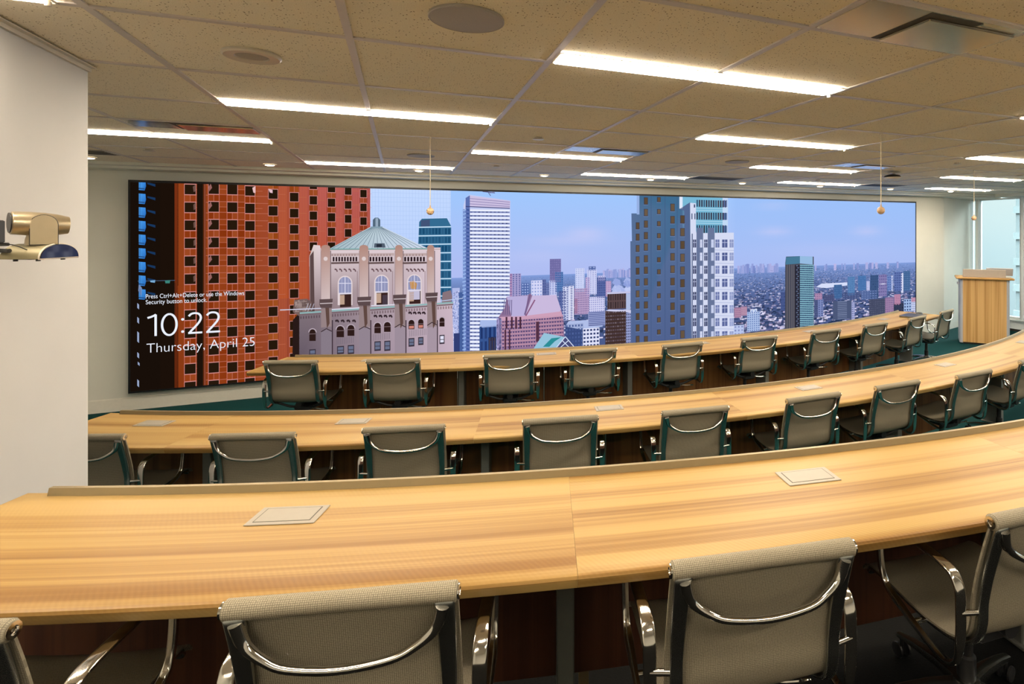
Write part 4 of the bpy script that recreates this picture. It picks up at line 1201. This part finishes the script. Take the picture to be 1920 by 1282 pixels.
# blue glazing at the far left of the picture
for k in range(9):
    y = 337 + k * 25.6
    P.poly([(260, y), (272.5, y + 1), (273.5, y + 12), (271, y + 20), (260, y + 19)], [(74, 156, 232), (60, 140, 226), (40, 108, 190), (40, 108, 190), (70, 150, 228)], 6)
    P.line(260, y + 16, 271, y + 17, 2.5, (40, 84, 140), 7); P.line(262, y, 262, y + 18, .7, (30, 70, 130), 7)
    P.poly([(276, y + 5), (291, y + 8), (291, y + 13), (276, y + 8)], (24, 54, 92), 6)
for (x, y, h) in ((257, 568, 12), (257, 594, 13), (257, 621, 22), (257, 660, 12), (258, 678, 8), (257, 711, 15)):
    P.poly([(x, y), (x + 3.5, y + 3), (x + 3.5, y + h), (x, y + h - 3)], (150, 164, 196), 6)
for y in (598, 640, 664, 695, 728): P.poly([(240.5, y), (242, y), (242, y + 9), (240.5, y + 9)], (120, 116, 130), 6)
P.line(258, 527, 328, 525.5, 1.2, (70, 90, 116), 6); P.poly([(281, 526), (291, 525), (290, 530), (282, 529)], (120, 170, 210), 7); P.poly([(309, 526), (319, 525), (318, 531), (310, 531)], (60, 130, 120), 7)
P.poly([(260, 532), (266, 540), (265, 556), (259, 545)], (120, 140, 180), 6)
P.line(328, 530, 328, 640, .8, (50, 34, 28), 6)

# ornate stone building
ST = (208, 188, 188)
P.poly([(581, 590), (580, 480), (588, 459), (600, 460), (601, 466), (826, 464), (826, 590)], [(130, 108, 112), (190, 170, 170), (224, 208, 206), (226, 210, 210), (224, 206, 210), (224, 206, 214), (212, 192, 206)], 12)
P.poly([(582, 590), (581, 480), (588, 470), (590, 590)], (92, 72, 72), 13)
P.poly([(616, 467), (695, 425), (717, 425), (803, 466)], [(164, 186, 194), (186, 206, 214), (202, 216, 230), (206, 218, 238)], 12)
for k in range(17):
    xb_ = 622 + k * 10.8; xt = 697 + (k / 16.0) * 18; P.line(xt, 426, xb_, 466, .8, (104, 124, 142), 13)
P.line(616, 467, 803, 466, 2.2, (120, 168, 166), 14)
P.poly([(699, 426), (699, 412), (703, 408), (709, 408), (713, 412), (713, 427)], (84, 104, 124), 14); P.poly([(704, 409), (709, 409), (709, 426), (704, 426)], (150, 170, 190), 15); P.r(695, 424.5, 717, 427.5, (130, 156, 172), 15)
P.poly([(702, 456), (721, 456), (723, 464), (701, 464)], (84, 96, 112), 14); P.r(706, 457.5, 716, 463, (40, 46, 60), 15)
P.line(600, 468.5, 826, 467, 1.2, (170, 150, 150), 13)
for (xa, xb) in ((602, 619), (674, 690.5), (741, 755), (801, 814)):     # upper piers with round tops
    tops = [(xa + (xb - xa) * (.5 - .5 * math.cos(PI * k / 8)), 464 - 5 * math.sin(PI * k / 8)) for k in range(9)]
    P.poly(tops + [(xb, 575), (xa, 575)], [(178, 138, 126)] * 9 + [(214, 196, 196), (206, 188, 190)], 15)
    P.line(xb + 1, 470, xb + 1, 575, 1.3, (96, 76, 84), 15); P.line(xa - .5, 470, xa - .5, 575, .8, (150, 128, 130), 16)
    P.poly([((xa + xb) / 2 + 4 * math.cos(2 * PI * k / 10), 485 + 4 * math.sin(2 * PI * k / 10)) for k in range(10)], (222, 206, 206), 16)
for (xa, xb, n) in ((623, 671, 9), (692, 737, 8), (757, 798, 7)):
    P.r(xa - 2, 475, xb + 2, 480, (190, 168, 168), 15); P.r(xa - 2, 491.5, xb + 2, 495, (104, 84, 84), 15)
    for k in range(n):
        x = xa + (xb - xa) * (k + .15) / n; P.r(x, 481.5, x + (xb - xa) / n * .62, 490, (44, 28, 34), 16)
        P.line(x - 1, 476, x - 1, 480, 1.4, (150, 124, 124), 16)
    for k in range(5):
        x = xa + 4 + (xb - xa - 10) * k / 4.4
        P.poly([(x, 504), (x + 2, 503), (x + 5, 505), (x + 6.5, 509), (x + 4, 509.5), (x + 3.5, 506.5), (x + .5, 506)], (104, 78, 84), 16)
    P.line(xb - 1, 508, xb - 1, 570, 1.2, (150, 126, 132), 16)
for (cx_, yt, yb) in ((647, 519, 549), (715.5, 517, 546), (777, 516, 543)):
    hw_ = 11.6
    outer = [(cx_ + (hw_ + 2.2) * math.cos(PI - PI * k / 12), yt + hw_ - (hw_ + 2.2) * math.sin(PI * k / 12)) for k in range(13)]
    P.poly(outer + [(cx_ + hw_ + 2.2, 572), (cx_ - hw_ - 2.2, 572)], (226, 210, 212), 16)
    ar = [(cx_ + hw_ * math.cos(PI - PI * k / 12), yt + hw_ - hw_ * math.sin(PI * k / 12)) for k in range(13)]
    P.poly(ar + [(cx_ + hw_, yb), (cx_ - hw_, yb)], (146, 150, 186), 17)
    P.line(cx_, yt, cx_, yb, 1.4, (222, 220, 240), 18); P.line(cx_ - hw_, yt + 12, cx_ + hw_, yt + 12, 1.4, (222, 220, 240), 18)
    for m in (-6, 6): P.line(cx_ + m, yt + 3, cx_ + m, yb, .7, (196, 196, 226), 18)
    P.r(cx_ - hw_, yb, cx_ + hw_, yb + 3, (222, 216, 232), 17)
    P.r(cx_ - hw_ + 2, yb + 3, cx_ + hw_, yb + 27, (58, 36, 34), 17); P.r(cx_ - hw_ + 2, yb + 4, cx_ - 1, yb + 22, (190, 160, 140), 18)
P.r(717, 553, 727, 570, (72, 58, 70), 18); P.r(768, 546, 787, 562, (196, 190, 214), 18); P.poly([(768, 528), (776, 526), (782, 532), (780, 542), (770, 541)], (196, 146, 90), 18)
# lower, wider storeys
P.poly([(561, 680), (561, 588), (600, 582), (720, 574), (848, 567), (851, 680)], [(96, 84, 98), (126, 112, 120), (130, 114, 122), (150, 134, 146), (206, 184, 196), (196, 174, 192)], 14)
P.poly([(548, 690), (549, 600), (562, 585), (562, 690)], (40, 26, 24), 14); P.poly([(549, 585), (552, 562), (575, 560), (584, 566), (582, 590), (560, 592)], (120, 96, 92), 15)
for k in range(40): P.r(550 + rnd.random() * 30, 562 + rnd.random() * 22, 553 + rnd.random() * 30, 564 + rnd.random() * 22, rnd.choice([(86, 66, 64), (160, 140, 136), (110, 90, 90)]), 16)
P.line(562, 587, 850, 567, 3.0, (142, 180, 182), 18); P.line(562, 590.5, 850, 570.5, 2.4, (120, 100, 108), 17)
for k in range(58):
    x = 563 + k * 4.95; y = 593 - (x - 562) * .0695
    P.poly([(x, y), (x + 2.4, y), (x + 2.4, y + 5), (x, y + 5)], mix((92, 76, 84), (150, 126, 132), k / 58), 18)
for (xa, xb) in ((602, 622), (673, 694), (740, 760), (801, 819)):
    yt = 577 - (xa - 602) * .06
    P.poly([(xa - 3, yt - 16), (xb + 2, yt - 17), (xb + 1, yt - 8), (xb, yt + 2), (xa, yt + 2), (xa - 3, yt - 6)], (92, 74, 76), 19)
    P.line(xa - 2, yt - 8, xb + 2, yt - 9, 1.6, (206, 192, 196), 20)
    P.poly([(xa, yt), (xb, yt), (xb, 612), (xa, 614)], (150, 130, 132), 19); P.poly([(xa + 8, yt), (xa + 15, yt), (xa + 16, 606), (xa + 11, 616)], (96, 72, 66), 20)
    P.poly([(xa, 622 - (xa - 602) * .06), (xa + (xb - xa) / 2, 616 - (xa - 602) * .06), (xb, 621 - (xa - 602) * .06), (xb, 690), (xa, 690)], mix((134, 122, 134), (170, 152, 166), (xa - 600) / 220), 19)
    P.line(xa, 622 - (xa - 602) * .06, xa + (xb - xa) / 2, 616 - (xa - 602) * .06, 1.6, (58, 44, 50), 20); P.line(xa + (xb - xa) / 2, 616 - (xa - 602) * .06, xb, 621 - (xa - 602) * .06, 1.6, (58, 44, 50), 20)
    P.line(xb + 1.2, 600, xb + 1.2, 690, 2.0, (62, 48, 58), 19)
for xa, xb, y in ((626, 670, 601), (698, 738, 592), (763, 800, 586)):
    for k in range(4):
        x = xa + 2 + (xb - xa - 8) * k / 3.4; P.poly([(x, y), (x + 2, y - 2), (x + 6, y - 2), (x + 8, y + 2), (x + 6, y + 4), (x + 4, y + 1), (x + 2, y + 3)], (54, 40, 46), 19)
for (xa, xb, yt, yb, dk) in ((631, 645, 611, 632, 0), (651.5, 664.5, 609, 629.5, 0), (702, 714, 605, 624.5, 0), (720, 732.5, 603.5, 622, 0), (766, 777, 599.5, 617, 1), (784, 794, 598, 615.5, 1), (824, 833.5, 595, 612, 0), (580, 592, 617, 639, 0)):
    r_ = (xb - xa) / 2
    P.poly([(xa + r_ - (r_ + 1.8) * math.cos(PI * k / 8), yt + r_ - (r_ + 1.8) * math.sin(PI * k / 8)) for k in range(9)], (186, 170, 182), 19)
    P.poly([(xa + r_ - r_ * math.cos(PI * k / 8), yt + r_ - r_ * math.sin(PI * k / 8)) for k in range(9)] + [(xb, yb), (xa, yb)], (46, 28, 26), 20)
    P.line(xa, yt + 9, xb, yt + 8.5, 1.2, (120, 100, 104), 21)
    if dk: P.r(xa + 1, yb - 6, xb - 1, yb - 1, (206, 130, 116), 21)
for (xa, xb, yt, yb) in ((632, 645, 649, 664), (652, 664, 647, 664), (702, 714, 640, 658), (720.5, 732, 639, 658), (766, 777, 634, 650), (784, 794, 632, 647), (824, 833.5, 628, 645), (580, 592, 655, 672)):
    P.r(xa, yt, xb, yb, (58, 50, 62), 20); P.r(xa + 1.5, yt + 2, xb - 1.5, yb - 3, (104, 112, 138) if xa < 820 else (226, 226, 246), 21); P.line(xa, (yt + yb) / 2, xb, (yt + yb) / 2 - .4, 1.2, (60, 50, 60), 22)
for k in range(60):
    x = 632 + (k % 10) * 3.4 + (k // 20) * 68; P.line(x, 634 - (x - 632) * .11, x, 646 - (x - 632) * .11, .7, (110, 102, 116), 19)
P.line(525, 581, 602, 578, 1.8, (206, 206, 226), 20); P.line(622, 580, 674, 577, 1.8, (226, 224, 240), 20); P.line(696, 573, 740, 571, 1.8, (220, 220, 236), 20); P.line(820, 565, 868, 559, 1.4, (190, 206, 238), 20)
for x in (573, 578, 584): P.line(x, 582, x + 5, 569, .9, (196, 196, 216), 21)
P.poly([(830, 548), (845, 544), (848, 556), (846, 566), (828, 568)], (136, 116, 124), 15)
P.r(848, 540, 862, 660, (176, 186, 232), 8)
for k in range(120): x = 848 + rnd.random() * 12; y = 545 + rnd.random() * 100; P.r(x, y, x + 1.5, y + 1.8, rnd.choice([(110, 120, 176), (220, 220, 250)]), 9)
P.r(851, 625, 862, 660, (50, 62, 116), 10); P.r(860, 548, 869, 660, (70, 96, 156), 9)

me = bpy.data.meshes.new('picture'); me.from_pydata(P.v, [], P.f)
ca = me.color_attributes.new('picture_colour', 'FLOAT_COLOR', 'POINT')
flat = []
for c in P.c: flat += [c[0], c[1], c[2], 1.0]
ca.data.foreach_set('color', flat); me.update()
m, nt, bs = new_mat('display_picture'); nt.nodes.remove(bs)
at = N(nt, 'ShaderNodeVertexColor'); at.layer_name = 'picture_colour'
em = N(nt, 'ShaderNodeEmission'); em.inputs['Strength'].default_value = 1.0
nt.links.new(at.outputs['Color'], em.inputs['Color']); nt.links.new(em.outputs[0], nt.nodes['Material Output'].inputs[0])
me.materials.append(m)
po = bpy.data.objects.new('picture', me); COL.objects.link(po); po.parent = vw
M['text'] = emit_mat('display_text_white', (.86, .9, 1.0), 1.0)


def text(body, x0, x1, ycap, ybase, thin=0.0):
    cu = bpy.data.curves.new('t', 'FONT'); cu.body = body; cu.size = 1; cu.offset = thin; cu.resolution_u = 6
    ob = bpy.data.objects.new('t', cu); COL.objects.link(ob)
    c2 = bpy.data.curves.new('t2', 'FONT'); c2.body = 'T1'; c2.size = 1; o2 = bpy.data.objects.new('t2', c2); COL.objects.link(o2)
    dg = bpy.context.evaluated_depsgraph_get(); dg.update()
    me = bpy.data.meshes.new_from_object(ob.evaluated_get(dg)); m2 = bpy.data.meshes.new_from_object(o2.evaluated_get(dg))
    cap = max(v.co.y for v in m2.vertices)
    xa = min(v.co.x for v in me.vertices); xb = max(v.co.x for v in me.vertices)
    X0, ZB = S(x0, ybase); X1, _ = S(x1, ybase); _, ZT = S(x0, ycap)
    for v in me.vertices:
        v.co = (X0 + (v.co.x - xa) / (xb - xa) * (X1 - X0), -.0032, ZB + v.co.y / cap * (ZT - ZB))
    me.name = 'lettering'; me.materials.clear(); me.materials.append(M['text'])
    for o in (ob, o2): bpy.data.objects.remove(o)
    lo = bpy.data.objects.new('lettering', me); COL.objects.link(lo); lo.parent = vw; lo['label'] = 'white text reading ' + body
    return lo


text('Press Ctrl+Alt+Delete or use the Windows', 273.5, 458, 551.6, 559.6)
text('Security button to unlock.', 273.5, 388.5, 562.3, 570.3)
text('Thursday, April 25', 275, 477.5, 644, 661.5, -.012)


def clock():
    """10:22 drawn with light strokes"""
    X0, ZB = S(276, 630.5); X1, _ = S(413, 630.5); _, ZT = S(276, 589.5)
    W, Hh = X1 - X0, ZT - ZB
    asp = W / Hh; st = .088
    mb = MB()

    def stroke(P):
        P = [Vector((p[0] * asp, p[1])) for p in P]; L_, R_ = [], []
        for i, p in enumerate(P):
            d = P[min(i + 1, len(P) - 1)] - P[max(i - 1, 0)]; d.normalize(); n = Vector((-d.y, d.x)) * st / 2
            L_.append(p + n); R_.append(p - n)
        a = mb.add([(X0 + q.x * Hh, -.0032, ZB + q.y * Hh) for q in L_]); b_ = mb.add([(X0 + q.x * Hh, -.0032, ZB + q.y * Hh) for q in R_])
        for i in range(len(P) - 1): mb.face((a + i, b_ + i, b_ + i + 1, a + i + 1))
    stroke([(.113, 0), (.113, .98)]); stroke([(.005, .84), (.05, .88), (.09, .93), (.118, .985)])
    c, rx = .296, .098
    stroke([(c + rx * math.sin(2 * PI * k / 40), .49 + .485 * math.cos(2 * PI * k / 40)) for k in range(41)])
    for z in (.13, .70):
        mb.face([mb.add([(X0 + W * .477 + .06 * Hh * math.cos(2 * PI * k / 14), -.0032, ZB + Hh * (z + .06 * math.sin(2 * PI * k / 14)))]) for k in range(14)])
    for x0 in (.552, .803):
        w_ = .195
        arc2 = [(x0 + .008, .83), (x0 + w_ * .22, .935), (x0 + w_ * .5, .965), (x0 + w_ * .78, .91), (x0 + w_ * .90, .75), (x0 + w_ * .80, .56), (x0 + w_ * .5, .33), (x0 + w_ * .22, .15), (x0 + w_ * .08, .045)]
        stroke([(p.x, p.y) for p in catmull([(a, 0, b_) for a, b_ in arc2], 5) for p in [Vector((p.x, p.z))]])
        stroke([(x0, .044), (x0 + w_, .044)])
    mb.build('lettering', M['text'], vw, label='large white text reading 10:22')


clock()

# ------------------------------------------------------------------ outside and light
t = thing('glass_tower', 'pale banded office tower seen through the window at the right edge', 'building', (41.5, 27.25, -60))
mb = MB(); mb.box(0, -6, 0, 10, .0, 120); mb.build('facade', M['tower'], t)
mb = MB()
for k in range(20): mb.box(-.15, -6.1, 50 + k * 1.9, 0, .1, 50.5 + k * 1.9)
mb.build('spandrel_bands', M['tower_band'], t)

w = bpy.data.worlds.new('world'); scene.world = w; w.use_nodes = True; nt = w.node_tree
bg = nt.nodes['Background']
tc = N(nt, 'ShaderNodeTexCoord'); sp = N(nt, 'ShaderNodeSeparateXYZ'); nt.links.new(tc.outputs['Generated'], sp.inputs[0])
r = ramp(nt, [(.40, (.50, .68, .74)), (.485, (.68, .88, .94)), (.53, (.86, 1.0, 1.0)), (.8, (.86, .98, 1.0))])
ma = N(nt, 'ShaderNodeMath', operation='MULTIPLY_ADD'); ma.inputs[1].default_value = .5; ma.inputs[2].default_value = .5
nt.links.new(sp.outputs[2], ma.inputs[0]); nt.links.new(ma.outputs[0], r.inputs['Fac']); nt.links.new(r.outputs['Color'], bg.inputs['Color'])
mz = N(nt, 'ShaderNodeMath', operation='SUBTRACT'); mz.inputs[1].default_value = .10; mz.use_clamp = True
nt.links.new(sp.outputs[2], mz.inputs[0])
mk = N(nt, 'ShaderNodeMath', operation='MULTIPLY_ADD'); mk.inputs[1].default_value = 34.0; mk.inputs[2].default_value = 1.08
nt.links.new(mz.outputs[0], mk.inputs[0]); nt.links.new(mk.outputs[0], bg.inputs['Strength'])

vs = scene.view_settings
scene.display_settings.display_device = 'sRGB'
vs.view_transform = 'Standard'; vs.look = 'None'; vs.exposure = 0.0; vs.gamma = 1.0; vs.use_curve_mapping = False
scene.cycles.use_denoising = True
scene.cycles.max_bounces = 8; scene.cycles.diffuse_bounces = 5; scene.cycles.glossy_bounces = 4; scene.cycles.transparent_max_bounces = 8
scene.cycles.sample_clamp_indirect = 6.0
scene.cycles.caustics_reflective = False; scene.cycles.caustics_refractive = False
